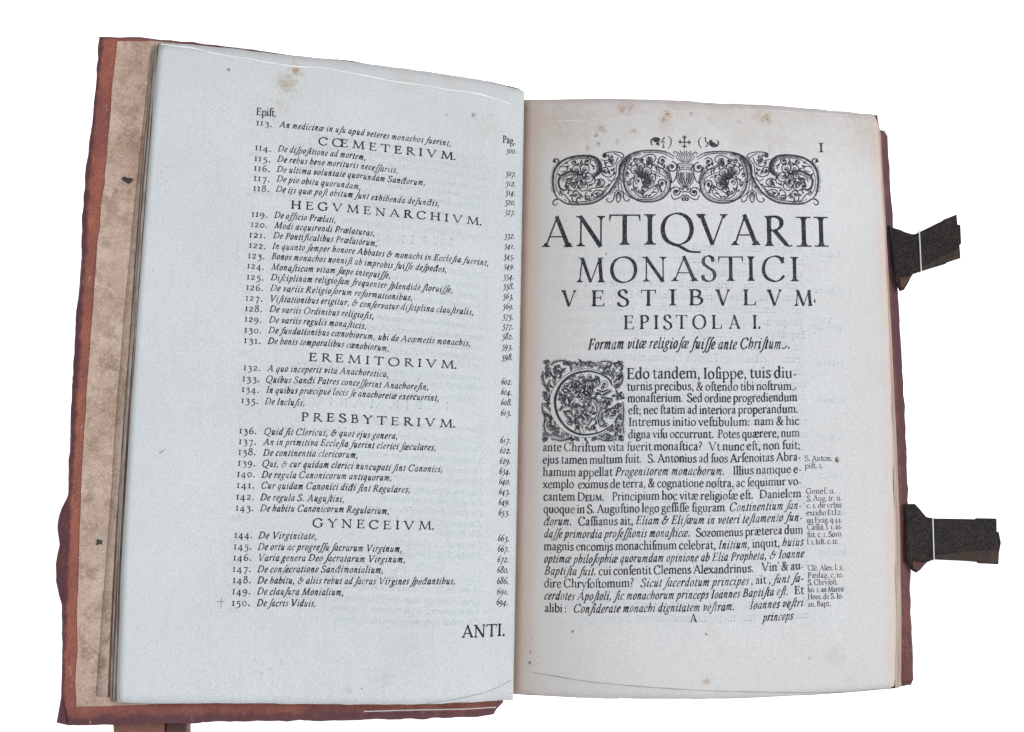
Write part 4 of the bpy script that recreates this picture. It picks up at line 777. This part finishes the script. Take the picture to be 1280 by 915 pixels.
def vellum():
    k = Mat('mottled_pastedown', .8, .2)
    c = k.mix(k.ramp(k.noise(26, 6, .65), .32, .7), (.60, .455, .375), (.40, .27, .205))
    c = k.mix(k.mul(k.ramp(k.noise(80, 7, .75), .46, .64), .85), c, (.27, .17, .12))
    c = k.mix(k.mul(k.ramp(k.noise(40, 5, .7), .54, .74), .55), c, (.62, .50, .43))
    c = k.mix(k.mul(k.ramp(k.noise(1300, 2, .7), .44, .64), .38), c, (.24, .16, .12)); c = k.mix(k.mul(k.ramp(k.noise(1000, 1, .6), .54, .7), .35), c, (.72, .60, .52)); c = k.mix(k.mul(k.ramp(k.noise(330, 5, .75), .5, .66), .40), c, (.29, .19, .14))
    crease = k.n('ShaderNodeTexVoronoi', feature='DISTANCE_TO_EDGE'); crease.inputs['Scale'].default_value = 17
    mp = k.n('ShaderNodeVectorMath', operation='ADD'); k.link(k.co.outputs['Object'], mp.inputs[0])
    nz = k.n('ShaderNodeTexNoise'); nz.inputs['Scale'].default_value = 30; k.link(k.co.outputs['Object'], nz.inputs['Vector'])
    sc = k.n('ShaderNodeVectorMath', operation='SCALE'); sc.inputs[3].default_value = .035; k.link(nz.outputs['Color'], sc.inputs[0]); k.link(sc.outputs[0], mp.inputs[1])
    k.link(mp.outputs[0], crease.inputs['Vector'])
    c = k.mix(k.mul(k.ramp(crease.outputs['Distance'], .008, .0), .16), c, (.66, .55, .48))
    k.colour(c); k.bump(k.noise(240, 6, .7), .4, .0008)
    return k.m
M['vellum'] = vellum()
def ink_mat(name, col_, fade):
    k = Mat(name, .75, .2)
    c = k.mix(k.mul(k.ramp(k.noise(900, 3, .7), .45, .75), fade), col_, (.27, .28, .30))
    c = k.mix(k.mul(k.ramp(k.noise(45, 3), .5, .72), fade * .6), c, (.16, .165, .18))
    k.colour(c)
    return k.m
M['ink'] = ink_mat('printing_ink', (.014, .015, .021), .42)
M['index_ink'] = ink_mat('printing_ink_list', (.012, .014, .022), .22)
M['cut_ink'] = ink_mat('woodcut_ink', (.026, .026, .032), .5)
def ghost(name, c0):
    k = Mat(name, .9, .1)
    k.colour(k.mix(k.ramp(k.noise(35, 4), .35, .65), c0, tuple(min(1, x * 1.13) for x in c0)))
    return k.m
M['ghost'] = ghost('show_through', (.47, .51, .525))
M['ghost_right'] = ghost('show_through_recto', (.51, .525, .545))
M['pencil'] = ghost('pencil_mark', (.16, .16, .18))
def metal(name='dark_clasp', a=(.006, .004, .006), c2=(.020, .012, .008)):
    k = Mat(name, .62, .25)
    c = k.mix(k.ramp(k.noise(90, 5, .7), .4, .7), a, c2)
    c = k.mix(k.mul(k.ramp(k.noise(1300, 1, .7), .52, .68), .6), c, (.08, .062, .065))
    c = k.mix(k.mul(k.ramp(k.noise(60, 5, .7), .56, .72), .5), c, (.055, .036, .018))
    k.colour(c); k.b.inputs['Metallic'].default_value = .15
    k.bump(k.noise(700, 4, .7), .6, .0007)
    return k.m
M['clasp'] = metal()
M['clasp_fold'] = metal('browned_clasp_fold', (.030, .020, .014), (.055, .036, .020))
M['tab'] = leather('tab_leather', (.11, .04, .026), (.05, .018, .016), (.17, .075, .045))
def flat(name, c, rough=.6):
    k = Mat(name, rough, .3); k.colour(k.mix(k.ramp(k.noise(200, 3), .3, .7), c, tuple(x * .88 for x in c))); return k.m
M['thread'] = flat('white_thread', (.74, .74, .73))
M['blot'] = flat('ink_blot', (.035, .03, .03))
M['wood'] = leather('stained_wood', (.36, .165, .115), (.27, .115, .085), (.44, .22, .16))
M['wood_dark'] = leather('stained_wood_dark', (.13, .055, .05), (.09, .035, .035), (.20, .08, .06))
def film(name, fac, c):
    k = Mat(name, .25, .4)
    k.b.inputs['Base Color'].default_value = (*c, 1)
    tr = k.n('ShaderNodeBsdfTransparent'); mx = k.n('ShaderNodeMixShader'); mx.inputs[0].default_value = fac
    k.link(tr.outputs[0], mx.inputs[1]); k.link(k.b.outputs[0], mx.inputs[2])
    k.link(mx.outputs[0], k.t.nodes['Material Output'].inputs['Surface'])
    return k.m
M['film'] = film('clear_film', .10, (.72, .64, .64))
M['film_edge'] = film('film_edge_highlight', .66, (.95, .97, .98))  # highlight of the clear strip painted as a white edge
M['film_edge_soft'] = film('clear_film_edge_soft', .45, (.92, .92, .93))
M['film_edge_grey'] = film('clear_film_edge_grey', .50, (.33, .32, .37))
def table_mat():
    k = Mat('added_white_glow', .6, .2)
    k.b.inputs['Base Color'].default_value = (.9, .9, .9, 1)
    k.b.inputs['Emission Color'].default_value = (1, 1, 1, 1); k.b.inputs['Emission Strength'].default_value = .85  # glow added to keep the ground pure white and free of shadow
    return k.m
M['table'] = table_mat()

# ------------------------------------------------------------------ mesh helpers
def link(name, verts, faces, mat, parent=None, smooth=False, uvs=None, solid=False):
    me = bpy.data.meshes.new(name)
    me.from_pydata([tuple(map(float, v)) for v in verts], [], [tuple(map(int, f)) for f in faces])
    me.materials.append(mat)
    if uvs is not None:
        lay = me.uv_layers.new(name='UVMap')
        idx = np.empty(len(me.loops), dtype=np.int32); me.loops.foreach_get('vertex_index', idx)
        lay.data.foreach_set('uv', np.asarray(uvs, dtype=np.float32)[idx].ravel())
    if smooth: me.polygons.foreach_set('use_smooth', [i < smooth if smooth is not True else True for i in range(len(me.polygons))])
    me.update()
    if solid:
        bm = bmesh.new(); bm.from_mesh(me); bmesh.ops.recalc_face_normals(bm, faces=bm.faces); bm.to_mesh(me); bm.free()
    o = bpy.data.objects.new(name, me)
    col.objects.link(o)
    o.parent = parent
    return o

def tag(o, label=None, cat=None, group=None, kind=None):
    for k, v in (('label', label), ('category', cat), ('group', group), ('kind', kind)):
        if v: o[k] = v
    return o

def sheet(S, us, vs_, thick, deckle=0.0, soft=True):
    """closed thin sheet on a surface S(u, v) -> verts, faces, uvs"""
    nu, nv = len(us), len(vs_)
    U, V = np.meshgrid(us, vs_, indexing='ij')
    U2, V2 = U.copy(), V.copy()
    if deckle:
        def rough(n): return np.convolve(rng.normal(0, 1, n + 6), np.ones(3) / 3, 'same')[3:-3]
        V2[:, 0] += rough(nu) * deckle; V2[:, -1] += rough(nu) * deckle; U2[-1, :] += rough(nv) * deckle * 1.2
        if soft: V2[-1, 0] += .004; U2[-1, 0] -= .005; V2[-1, -1] -= .002; U2[-1, -1] -= .003       # softened corners
    P = S(U2, V2)
    top = P.reshape(-1, 3); bot = top - (0, 0, thick)
    verts = np.vstack([top, bot]); N = nu * nv
    F = []
    for i in range(nu - 1):
        for j in range(nv - 1):
            a = i * nv + j
            F.append((a, a + 1, a + nv + 1, a + nv)); F.append((N + a, N + a + nv, N + a + nv + 1, N + a + 1))
    ring = [i * nv for i in range(nu)] + [(nu - 1) * nv + j for j in range(1, nv)] + [i * nv + nv - 1 for i in range(nu - 2, -1, -1)] + [j for j in range(nv - 2, 0, -1)]
    for a, b in zip(ring, ring[1:] + ring[:1]): F.append((a, b, N + b, N + a))
    uv = np.stack([U.ravel(), V.ravel()], 1)
    return verts, F, np.vstack([uv, uv])

def resample(poly, step, jitter=0.0):
    P = np.asarray(poly, float); out = []
    for a, b in zip(P, np.roll(P, -1, 0)):
        n = max(1, int(np.linalg.norm(b - a) / step))
        for i in range(n): out.append(a + (b - a) * i / n)
    out = np.array(out)
    if jitter:
        nrm = poly_normals(out); w = np.convolve(rng.normal(0, 1, len(out) + 8), np.ones(3) / 2, 'same')[4:-4]
        out = out + nrm * (w * jitter)[:, None]
    return out

def poly_normals(P):
    t = np.roll(P, -1, 0) - np.roll(P, 1, 0)
    n = np.stack([t[:, 1], -t[:, 0]], 1); n /= np.maximum(1e-9, np.linalg.norm(n, axis=1))[:, None]
    area = np.sum(P[:, 0] * np.roll(P[:, 1], -1) - np.roll(P[:, 0], -1) * P[:, 1])
    return n if area > 0 else -n

def slab(poly, zf, profile, clip=None):
    """solid from an outline (metres); zf(x, y) is the upper face, profile rows are (inset, depth)"""
    n = poly_normals(poly); m = len(poly); V = []; F = []
    for ins, dep in profile:
        q = poly - n * ins if clip is None or ins < .001 else clip(poly, ins)
        V += [(x, y, zf(x, y) - dep) for x, y in q]
    for r in range(len(profile) - 1):
        for i in range(m):
            j = (i + 1) % m
            F.append((r * m + i, r * m + j, (r + 1) * m + j, (r + 1) * m + i))
    F.append(tuple(range(m))[::-1]); F.append(tuple(range((len(profile) - 1) * m, len(profile) * m)))
    return V, F

def box(x0, x1, y0, y1, z0, z1):
    V = [(x, y, z) for z in (z0, z1) for y in (y0, y1) for x in (x0, x1)]
    return V, [(0, 2, 3, 1), (4, 5, 7, 6), (0, 1, 5, 4), (2, 6, 7, 3), (0, 4, 6, 2), (1, 3, 7, 5)]

# ------------------------------------------------------------------ setting
tv, tf = box(-3, 3, -3, 3, -.04, -.0002)
tag(link('table_surface', tv, tf, M['table']), 'pure white table top under the open book, with added glow against shadows', 'table', kind='structure')

# ------------------------------------------------------------------ the book
book = bpy.data.objects.new('antique_book', None); col.objects.link(book)
tag(book, 'thick old leather-bound book lying open at its first chapter page with two dark clasps', 'book')

def board_z(x, y=0): return BOARD_HINGE_Z + (x - BOARD_HINGE_X) * BOARD_SLOPE
PROFILE = [(.0050, 0), (.0026, .0003), (.0010, .0012), (0, .0030), (.0006, .0046), (.0022, .0056)]
out_l = resample(np.array(BOARD_OUTLINE) / 1000, .0022, .00022)
bo = np.array(BOARD_OUTLINE) / 1000
bt = bo[(bo[:, 1] > .17)]; bt = bt[np.argsort(bt[:, 0])]; bb = bo[(bo[:, 1] < -.20)]; bb = bb[np.argsort(bb[:, 0])]
def inside_front(P, ins):
    x = np.clip(P[:, 0], np.interp(P[:, 1], (-.205, -.150, -.095, .05, .10, .174), (-.2397, -.2412, -.2421, -.2424, -.2424, -.2402)) + ins * 1.1, .004)
    return np.stack([x, np.clip(P[:, 1], np.interp(x, bb[:, 0], bb[:, 1]) + ins * 2.2, np.interp(x, bt[:, 0], bt[:, 1]) - ins)], 1)
V, F = slab(out_l, board_z, PROFILE, inside_front)
def rim(o, m):
    w = o.data.attributes.new('wear', 'FLOAT', 'POINT')
    w.data.foreach_set('value', np.repeat((0, .5, .85, 1, 1, 1), m).astype(np.float32))
    return o
front = tag(rim(link('front_cover', V, F, M['leather'], book, solid=True), len(out_l)), 'raised cover board with red brown leather turned over its edges')
# pale lining inside the raised board
pd = np.array(PASTEDOWN_EDGE) / 1000
poly = np.vstack([pd, [(-.15, -.2035), (-.02, -.2005), (-.02, .186), (-.10, .1835), (-.17, .180), (-.21, .1765)]])
V, F = slab(resample(poly, .004, .00018), lambda x, y: board_z(x) + .00055, [(0, 0), (0, .0005)])
lining = tag(link('pastedown', V, F, M['vellum'], front), 'mottled pale brown lining inside the raised cover')
for (x, y), pts in zip(np.array(PASTEDOWN_BLOTS) / 1000, ([(-3.4, .6), (-1.8, 2.2), (.4, 1.4), (1.6, 1.9), (3.4, .9), (1.9, -.2), (2.5, -1.5), (1.2, -1.2), (.5, -2.6), (-.6, -1.3), (-2.2, -.6)], [(-1.5, .8), (-.4, 1.8), (.6, 1.0), (1.8, 1.4), (1.5, -.2), (1.9, -1.4), (.4, -.9), (-.6, -1.9), (-1.6, -1.2), (-.9, -.2)])):
    P = np.array(pts) / 1000 + (x, y)
    V, F = slab(P, lambda a, b: board_z(a) + .00075, [(0, 0), (.0001, .00025)])
    link('ink_blot', V, F, M['blot'], lining)
# second board flat on the table
edge = [tuple(p) for p in np.array(BACK_BOARD_EDGE) / 1000]
poly = np.array([(-.004, .168)] + edge + [(-.008, -.1935)])
bk = resample(poly[::-1], .0025, .0002)
V, F = slab(bk, lambda x, y: .0062, PROFILE, lambda P, ins: np.stack([np.clip(P[:, 0], -.006, .2478 - ins), np.clip(P[:, 1], -.1915 + ins, .1695 - ins)], 1))
back = tag(rim(link('back_cover', V, F, M['dark_leather'], book, solid=True), len(bk)), 'flat cover board with worn dark red leather')
# spine joining the boards
prof = [(-.007, .030), (-.0125, .022), (-.014, .014), (-.011, .006), (-.004, .0012)]
pr = crom(prof, False, 5); V = []; F = []
nx = np.gradient(pr, axis=0); nx = np.stack([-nx[:, 1], nx[:, 0]], 1) / np.linalg.norm(nx, axis=1)[:, None]
for y in np.linspace(-.192, .168, 13):
    b = .0012 if int(round((y + .192) / .03)) % 3 == 1 else 0
    for p, q in zip(pr, nx): V.append((p[0], y, p[1])); V.append((p[0] - abs(q[0]) * (.0025 + b), y, p[1] - .001))
m = len(pr) * 2
for r in range(12):
    for i in range(len(pr) - 1):
        a = r * m + 2 * i
        F += [(a, a + 2, a + m + 2, a + m), (a + 1, a + m + 1, a + m + 3, a + 3)]
link('spine', V, F, M['dark_leather'], book, True)

# ------------------------------------------------------------------ leaves
us = np.concatenate([np.linspace(-.07, .1, 16), np.linspace(.11, 1, 62)]); vv = np.linspace(0, 1, 70)
V, F, uv = sheet(LEFT_PAGE, us, vv, .00022, .0009)
left = tag(link('list_page', V, F, M['left_paper'], book, 2 * (len(us) - 1) * (len(vv) - 1), uv), 'cool white page printed with a numbered list in italic type')
us_r = np.concatenate([np.linspace(-.03, .1, 16), np.linspace(.11, 1, 62)])
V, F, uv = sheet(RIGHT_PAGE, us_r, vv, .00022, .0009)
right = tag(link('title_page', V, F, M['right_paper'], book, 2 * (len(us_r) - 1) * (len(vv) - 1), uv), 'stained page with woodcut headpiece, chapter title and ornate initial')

LEAVES = [(.9, .8, 'left_paper', .09), (1.5, 1.3, 'leaf_gap_shade', .16), (2.2, 1.8, 'pale_leaf', .25), (2.6, 2.5, 'leaf_gap_shade', .34), (3.4, 3.5, 'pale_leaf', .44), (3.9, 4.3, 'leaf_gap_shade', .55), (4.9, 5.4, 'leaf', .66), (5.4, 6.6, 'leaf_gap_shade', .80), (6.1, 12.3, 'vellum', .86)]
for k, (dt, db, mt, t) in enumerate(LEAVES):
    wob = rng.uniform(0, 6)
    def S(u, v, t=t, dt=dt, db=db, wob=wob, k=k):
        p = LEFT_PAGE(u, v)
        w = np.clip(u, 0, 1) ** 2; v = np.clip(v, 0, 1)
        p[..., 0] -= (dt * (1 - v) ** 1.3 + db * v ** 1.2 + .55 * np.sin(6 * v + wob) * np.sin(np.pi * v)) / 1000 * w
        z = BOARD_HINGE_Z + (p[..., 0] - BOARD_HINGE_X) * BOARD_SLOPE + .0009
        p[..., 2] = p[..., 2] * (1 - t) + z * t
        p[..., 1] += np.where(v < .5, -1, 1) * .0004 * k * (np.abs(v - .5) * 2) ** 8
        return p
    V, F, uv = sheet(S, np.concatenate([np.linspace(-.05, .1, 8), np.linspace(.15, 1, 26)]), np.linspace(0, 1, 40), .00022, .0007, False)
    link('leaf', V, F, M[mt], book, 2 * 33 * 39, uv)

# block of leaves under the title page, each step a gathering of leaves
NL = 34
per = [(u, 0.0) for u in np.linspace(-.03, 1, 40)] + [(1.0, v) for v in np.linspace(0, 1, 60)[1:]] + [(u, 1.0) for u in np.linspace(1, -.03, 40)[1:]]
pu = np.array([p[0] for p in per]); pv = np.array([p[1] for p in per])
topP = RIGHT_PAGE(pu, pv) - (0, 0, .0003)
foot = np.array(FORE_EDGE_FOOT) / 1000
fx_ = np.interp(-topP[:, 1], -foot[:, 1], foot[:, 0])
footP = topP.copy(); footP[:, 2] = .0066
k = np.clip((pu - .2) / .8, 0, 1)
footP[:, 0] = topP[:, 0] + k * (fx_ - topP[:, 0])
footP[:, 1] = np.clip(topP[:, 1] - np.where(pv == 0, .002, 0), -.1925, .166)
V = []; F = []; m = len(per)
nrm = np.stack([np.where((pv > 0) & (pv < 1), 1.0, np.where(pu > .995, .7, 0)), np.where(pv == 0, 1.0, np.where(pv == 1, -1.0, 0))], 1)
for j in range(NL):
    off = rng.normal(0, .00022) + np.convolve(rng.normal(0, .0001, m + 8), np.ones(5) / 5, 'same')[4:-4]
    for t in (j / NL, (j + .82) / NL):
        p = topP * (1 - t) + footP * t
        p[:, :2] += nrm * off[:, None]
        V += [tuple(q) for q in p]
for r in range(2 * NL - 1):
    for i in range(m - 1):
        F.append((r * m + i, r * m + i + 1, (r + 1) * m + i + 1, (r + 1) * m + i))
    F.append((r * m + m - 1, r * m, (r + 1) * m, (r + 1) * m + m - 1))
tag(link('leaf_block', V, F, M['block'], book), 'thick block of browned leaf edges under the title page', kind='stuff')

# ------------------------------------------------------------------ print on the leaves
LIFT = .00007
def on_page(S, uv, lift=LIFT):
    u, v = uv[:, 0], uv[:, 1]
    return S(u, v) + S.normal(u, v) * lift

def put_line(S, span, unit, text, style, mirror=False, bold=0.0, jitter=.5, track=0.0):
    """type one line along span = (u0, v0, u1, v1); unit = leaf height per type unit -> verts, faces"""
    st, wd = set_type(text, style, track, bold, jitter)
    u0, v0, u1, v1 = span
    ends = S(np.array([u0, u1]), np.array([v0, v1])); tall = S(np.array([.5, .5]), np.array([0., 1.]))
    kx = np.linalg.norm(ends[1] - ends[0]) / np.linalg.norm(tall[1] - tall[0]) / unit / wd
    P, F = ribbons([(p * (kx, 1), w) for p, w in st]); wd *= kx
    if mirror: P[:, 0] = wd - P[:, 0]
    t = P[:, 0] / wd
    uv = np.stack([u0 + (u1 - u0) * t, v0 + (v1 - v0) * t - P[:, 1] * unit], 1)
    return on_page(S, uv), F

def join(parts):
    V = []; F = []; n = 0
    for v, f in parts: V.append(v); F.append(f + n); n += len(v)
    return np.vstack(V), np.vstack(F)

for num, text, pg, a, b, c in ENTRIES:
    link('entry_number', *put_line(LEFT_PAGE, a, ENTRY_UNIT * 1.03, num, 'R', bold=3.6, track=5), M['index_ink'], left)
    link('list_entry', *put_line(LEFT_PAGE, b, ENTRY_UNIT, text, 'I', bold=3.9, jitter=1.0, track=9), M['index_ink'], left)
    link('entry_page', *put_line(LEFT_PAGE, c, ENTRY_UNIT * 1.06, pg, 'I', bold=3.8, track=4), M['index_ink'], left)
for text, sp in LEFT_HEADS:
    V, F = put_line(LEFT_PAGE, sp, LEFT_HEAD_UNIT, text, 'T', bold=4.4, jitter=.7)
    link('section_heading', V, F, M['index_ink'], left)
for (text, sp, un), nm in zip(LEFT_EXTRAS, ('column_heading', 'column_heading', 'catchword')):
    V, F = put_line(LEFT_PAGE, sp, un, text, 'R', bold=2.8)
    link(nm, V, F, M['index_ink'], left)
du, dv = DAGGER[2] - DAGGER[0], DAGGER[3] - DAGGER[1]
V, F = ribbons([(np.array([(DAGGER[0], DAGGER[1]), (DAGGER[2], DAGGER[3])]), np.array([.0006, .0008])), (np.array([(DAGGER[0] + .010, DAGGER[1] + dv * .62), (DAGGER[0] - .008, DAGGER[1] + dv * .66)]), np.array([.0005, .0005]))])
P2, F2 = ribbons([(np.array([(PEN_TICK[0], PEN_TICK[1]), (PEN_TICK[2], PEN_TICK[3])]), np.array([.0007, .0004]))])
link('pen_tick', on_page(LEFT_PAGE, P2), F2, M['pencil'], left)
link('pencil_cross', on_page(LEFT_PAGE, V), F, M['pencil'], left)

for text, style, sp, un in RIGHT_TEXT:
    V, F = put_line(RIGHT_PAGE, sp, un, text, style, bold=3.0, jitter=.9)
    link('text_line', V, F, M['ink'], right)
for text, style, sp, un in SIDE_NOTES:
    V, F = put_line(RIGHT_PAGE, sp, un, text, style, bold=1.8, jitter=.8)
    link('side_note', V, F, M['ink'], right)
for (un, letters), TITLE_GAIN in zip(TITLE_LINES, (.08, .06, .38, .28, .6)):
    parts = []
    for ch, sp in letters:
        if ch == ' ': continue
        st, adv = TITLE[ch]
        u0, v0, u1, v1 = sp
        lo = min((p[:, 0] - w * .8 * (np.ptp(w) > 1.2 or len(p) > 12)).min() for p, w in st); hi = max((p[:, 0] + w * .8 * (np.ptp(w) > 1.2 or len(p) > 12)).max() for p, w in st)
        if ch == 'Q': hi = 66 + 3
        ends = RIGHT_PAGE(np.array([u0, u1]), np.array([v0, v1])); tall = RIGHT_PAGE(np.array([.5, .5]), np.array([0., 1.]))
        kx = np.linalg.norm(ends[1] - ends[0]) / np.linalg.norm(tall[1] - tall[0]) / un / (hi - lo)
        P, F = ribbons([(p * (kx, 1), w * (1 + TITLE_GAIN) + .1) for p, w in st]); lo *= kx; hi *= kx
        t = (P[:, 0] - lo) / (hi - lo)
        uv = np.stack([u0 + (u1 - u0) * t, v0 + (v1 - v0) * t - P[:, 1] * un], 1)
        parts.append((on_page(RIGHT_PAGE, uv), F))
    V, F = join(parts)
    link('title_line' if len(letters) > 1 else 'page_number', V, F, M['ink'], right)

def put_cut(name, drawing, corners, mat, lift):
    st, (w, h) = drawing
    P, F = ribbons(st)
    c = np.array(corners)
    s, t = (P[:, 0] / w)[:, None], (P[:, 1] / h)[:, None]
    uv = (c[0] * (1 - s) + c[1] * s) * (1 - t) + (c[2] * (1 - s) + c[3] * s) * t
    return link(name, on_page(RIGHT_PAGE, uv, lift), F, mat, right)
tag(put_cut('headpiece', headpiece(), HEADPIECE_BOX, M['cut_ink'], LIFT), 'woodcut band of scrolling flowers around a vase')
tag(put_cut('initial_letter', initial_c(), INITIAL_BOX, M['cut_ink'], LIFT), 'ornate square woodcut letter C filled with scrolls')
tag(put_cut('fleuron_row', fleurons(), FLEURON_BOX, M['cut_ink'], LIFT), 'printed cross between brackets and leaf ornaments')

# print of the far side showing faintly through the paper
parts = []
texts = [e[1] for e in ENTRIES]
for i in range(44):
    v = .135 + i * .0166 + (.0166 if i > 9 else 0) + (.0166 if i > 24 else 0)
    if i in (9, 24, 38):
        parts.append(put_line(LEFT_PAGE, (.18, v + .004, .60, v + .012), LEFT_HEAD_UNIT, ('I N F I R M A R I V M.', 'D O R M I T O R I V M.', 'O R A T O R I V M.')[i % 3], 'T', False, .5)); continue
    t = texts[(i * 7 + 5) % len(texts)]
    L = len(t) * .0105
    parts.append(put_line(LEFT_PAGE, (.085 + (0.0), v + L * .01, .085 + L, v), ENTRY_UNIT, t, 'I', False, .2))
    if i % 2: parts.append(put_line(LEFT_PAGE, (.705, v - .012, .738, v - .012), ENTRY_UNIT, '%d.' % (700 + 3 * i), 'I', False, .2))
V, F = join(parts)
# lies under the black print
V[:, 2] -= LIFT * .55
tag(link('show_through', V, F, M['ghost'], left), 'faint mirrored print showing through the list page', kind='stuff')
parts = []
lines = [r[0].replace('_', '').replace('^', '') for r in RIGHT_TEXT[6:20]]
for i in range(30):
    v = .268 + i * .0212
    t = lines[(i * 5 + 3) % len(lines)]
    parts.append(put_line(RIGHT_PAGE, (.07, v, .775, v - .004), RIGHT_TEXT[8][3], t, 'R', True, .2))
    if i % 3 == 0: parts.append(put_line(RIGHT_PAGE, (.80, v, .875, v), SIDE_NOTES[0][3], SIDE_NOTES[i % 16][0], 'R', True, .2))
V, F = join(parts); V[:, 2] -= LIFT * .55
tag(link('show_through', V, F, M['ghost_right'], right), 'faint mirrored print showing through the title page', kind='stuff')

# ------------------------------------------------------------------ clasps
def clasp(base, plate, hook, fold, tab, label):
    b, p, h = (np.array(q) / 1000 for q in (base, plate, hook))
    root = tag(link('clasp', *slab(resample(b[::-1], .0018, .00016), lambda x, y: .0089, [(.0012, 0), (.0003, .0004), (0, .0014), (.0006, .0027)]), M['clasp'], book), label)
    link('clasp_plate', *slab(resample(p[::-1], .003, .00004), lambda x, y: .0094, [(.0008, 0), (.0001, .0004), (0, .0022), (.0004, .0030)]), M['clasp'], root)
    link('clasp_hook', *slab(h[::-1], lambda x, y: .0082, [(.0003, 0), (0, .0005), (0, .0022)]), M['clasp'], root)
    a0, a1 = p[0], p[-1]
    d = (a1 - a0) / np.linalg.norm(a1 - a0); n = np.array([-d[1], d[0]])
    w = .00036
    q = np.array([a0 - d * .0006 - n * w, a1 + d * .0006 - n * w, a1 + d * .0006 + n * w, a0 - d * .0006 + n * w])
    link('thread', *slab(q, lambda x, y: .0099, [(.0001, 0), (0, .0004), (0, .0046)]), M['thread'], root)
    link('folded_edge', *slab(np.array(fold)[::-1] / 1000, lambda x, y: .0098, [(.0004, 0), (0, .0003), (0, .0012)]), M['clasp_fold'], root)
    link('leather_tab', *slab(resample(np.array(tab)[::-1] / 1000, .0015, .00015), lambda x, y: .0094, [(.0005, 0), (0, .0004), (0, .0012)]), M['tab'], root)
    # two rivets on the plate
    c = p.mean(0); ax = (p[3] - p[0]) / np.linalg.norm(p[3] - p[0]); ay = np.array([-ax[1], ax[0]])
    for s in (-.55, .5):
        ctr = c + ax * .006 * s * 2 + ay * .004 * s
        th = np.linspace(0, 2 * np.pi, 10, endpoint=False)
        link('rivet', *slab(ctr + np.stack([np.cos(th), np.sin(th)], 1) * .0011, lambda x, y: .0099, [(.0006, 0), (.0001, .0003), (0, .0008)]), M['clasp'], root)
clasp(CLASP_A_BASE, CLASP_A_PLATE, CLASP_A_HOOK, CLASP_A_FOLD, CLASP_A_TAB, 'dark clasp slanting away from the cover edge')
clasp(CLASP_B_BASE, CLASP_B_PLATE, CLASP_B_HOOK, CLASP_B_FOLD, CLASP_B_TAB, 'dark clasp standing square to the cover edge')

# ------------------------------------------------------------------ clear holding strips
def strip_mesh(S, curve, v_end, lift):
    c = np.array(curve); c = c[np.argsort(c[:, 0])]
    u = np.linspace(c[0, 0], c[-1, 0], 60); v = np.interp(u, c[:, 0], c[:, 1])
    rows = [on_page(S, np.stack([u, v + (v_end - v) * t], 1), lift) for t in np.linspace(0, 1, 6)]
    V = np.vstack(rows); F = [(r * 60 + i, r * 60 + i + 1, (r + 1) * 60 + i + 1, (r + 1) * 60 + i) for r in range(5) for i in range(59)]
    return V, F
def strip_edge(S, curve, lift, w):
    c = np.array(curve); c = c[np.argsort(c[:, 0])]
    u = np.linspace(c[0, 0], c[-1, 0], 90)
    v = hermite(c[:, 0], np.stack([c[:, 1], c[:, 1]], 1), u)[:, 0]
    wd = w * (.65 + .6 * np.abs(np.sin(u * 31 + 1)) * np.abs(np.sin(u * 12)))
    rows = [on_page(S, np.stack([u, v - wd], 1), lift), on_page(S, np.stack([u, v], 1), lift + .0004), on_page(S, np.stack([u, v + wd], 1), lift)]
    V = np.vstack(rows); F = [(r * 90 + i, r * 90 + i + 1, (r + 1) * 90 + i + 1, (r + 1) * 90 + i) for r in range(2) for i in range(89)]
    return V, F
for S, curve, ve, em, w, label in (
        (LEFT_PAGE, STRAP_LEFT_HEAD, .001, 'film_edge', .0012, 'clear holding strip with a highlight painted along its edge across the head of the list page'),
        (LEFT_PAGE, STRAP_LEFT_TAIL, .999, 'film_edge_grey', .0007, 'short clear holding strip over the lower gutter corner of the list page'),
        (RIGHT_PAGE, STRAP_RIGHT_TAIL, .999, 'film_edge_grey', .0008, 'clear holding strip with grey edge along the tail of the title page'),
        (RIGHT_PAGE, STRAP_RIGHT_HEAD, .001, 'film_edge_soft', .0007, 'faint clear holding strip across the stained head of the title page')):
    o = tag(link('clear_strip', *strip_mesh(S, curve, ve, .00030), M['film'], None, True), label, 'strip', 'clear strips holding the leaves')
    link('strip_edge', *strip_edge(S, curve, .00036, w), M[em], o, True)
    if curve is STRAP_LEFT_TAIL:
        c = np.array(COVER_THREAD) / 1000
        V = [(x, y + s, board_z(x) + .0012) for s in (-.00035, .00035) for x, y in c]
        link('strip_edge', V, [(i, i + 1, i + 5, i + 4) for i in range(3)], M['film_edge_soft'], o)

# ------------------------------------------------------------------ rest under the raised cover
rest = bpy.data.objects.new('book_rest', None); col.objects.link(rest)
tag(rest, 'red brown wooden rest propping up the raised cover, its foot jutting out below', 'book rest')
x0, x1 = -.205, -.06
V = []
for y in (-.195, .14):
    V += [(x0, y, 0), (x1, y, 0), (x1, y, board_z(x1) - .0066), (x0, y, board_z(x0) - .0066)]
link('wedge', V, [(0, 1, 2, 3), (7, 6, 5, 4), (0, 4, 5, 1), (1, 5, 6, 2), (2, 6, 7, 3), (3, 7, 4, 0)], M['wood'], rest)
f = np.array(REST_FOOT) / 1000
lo = np.array([(-.2237, -.194), (-.1925, -.194), (-.1925, -.230), (-.2195, -.230)])
link('foot', *slab(lo[::-1], lambda x, y: .100, [(.001, 0), (0, .001), (0, .011), (.001, .012)]), M['wood'], rest)
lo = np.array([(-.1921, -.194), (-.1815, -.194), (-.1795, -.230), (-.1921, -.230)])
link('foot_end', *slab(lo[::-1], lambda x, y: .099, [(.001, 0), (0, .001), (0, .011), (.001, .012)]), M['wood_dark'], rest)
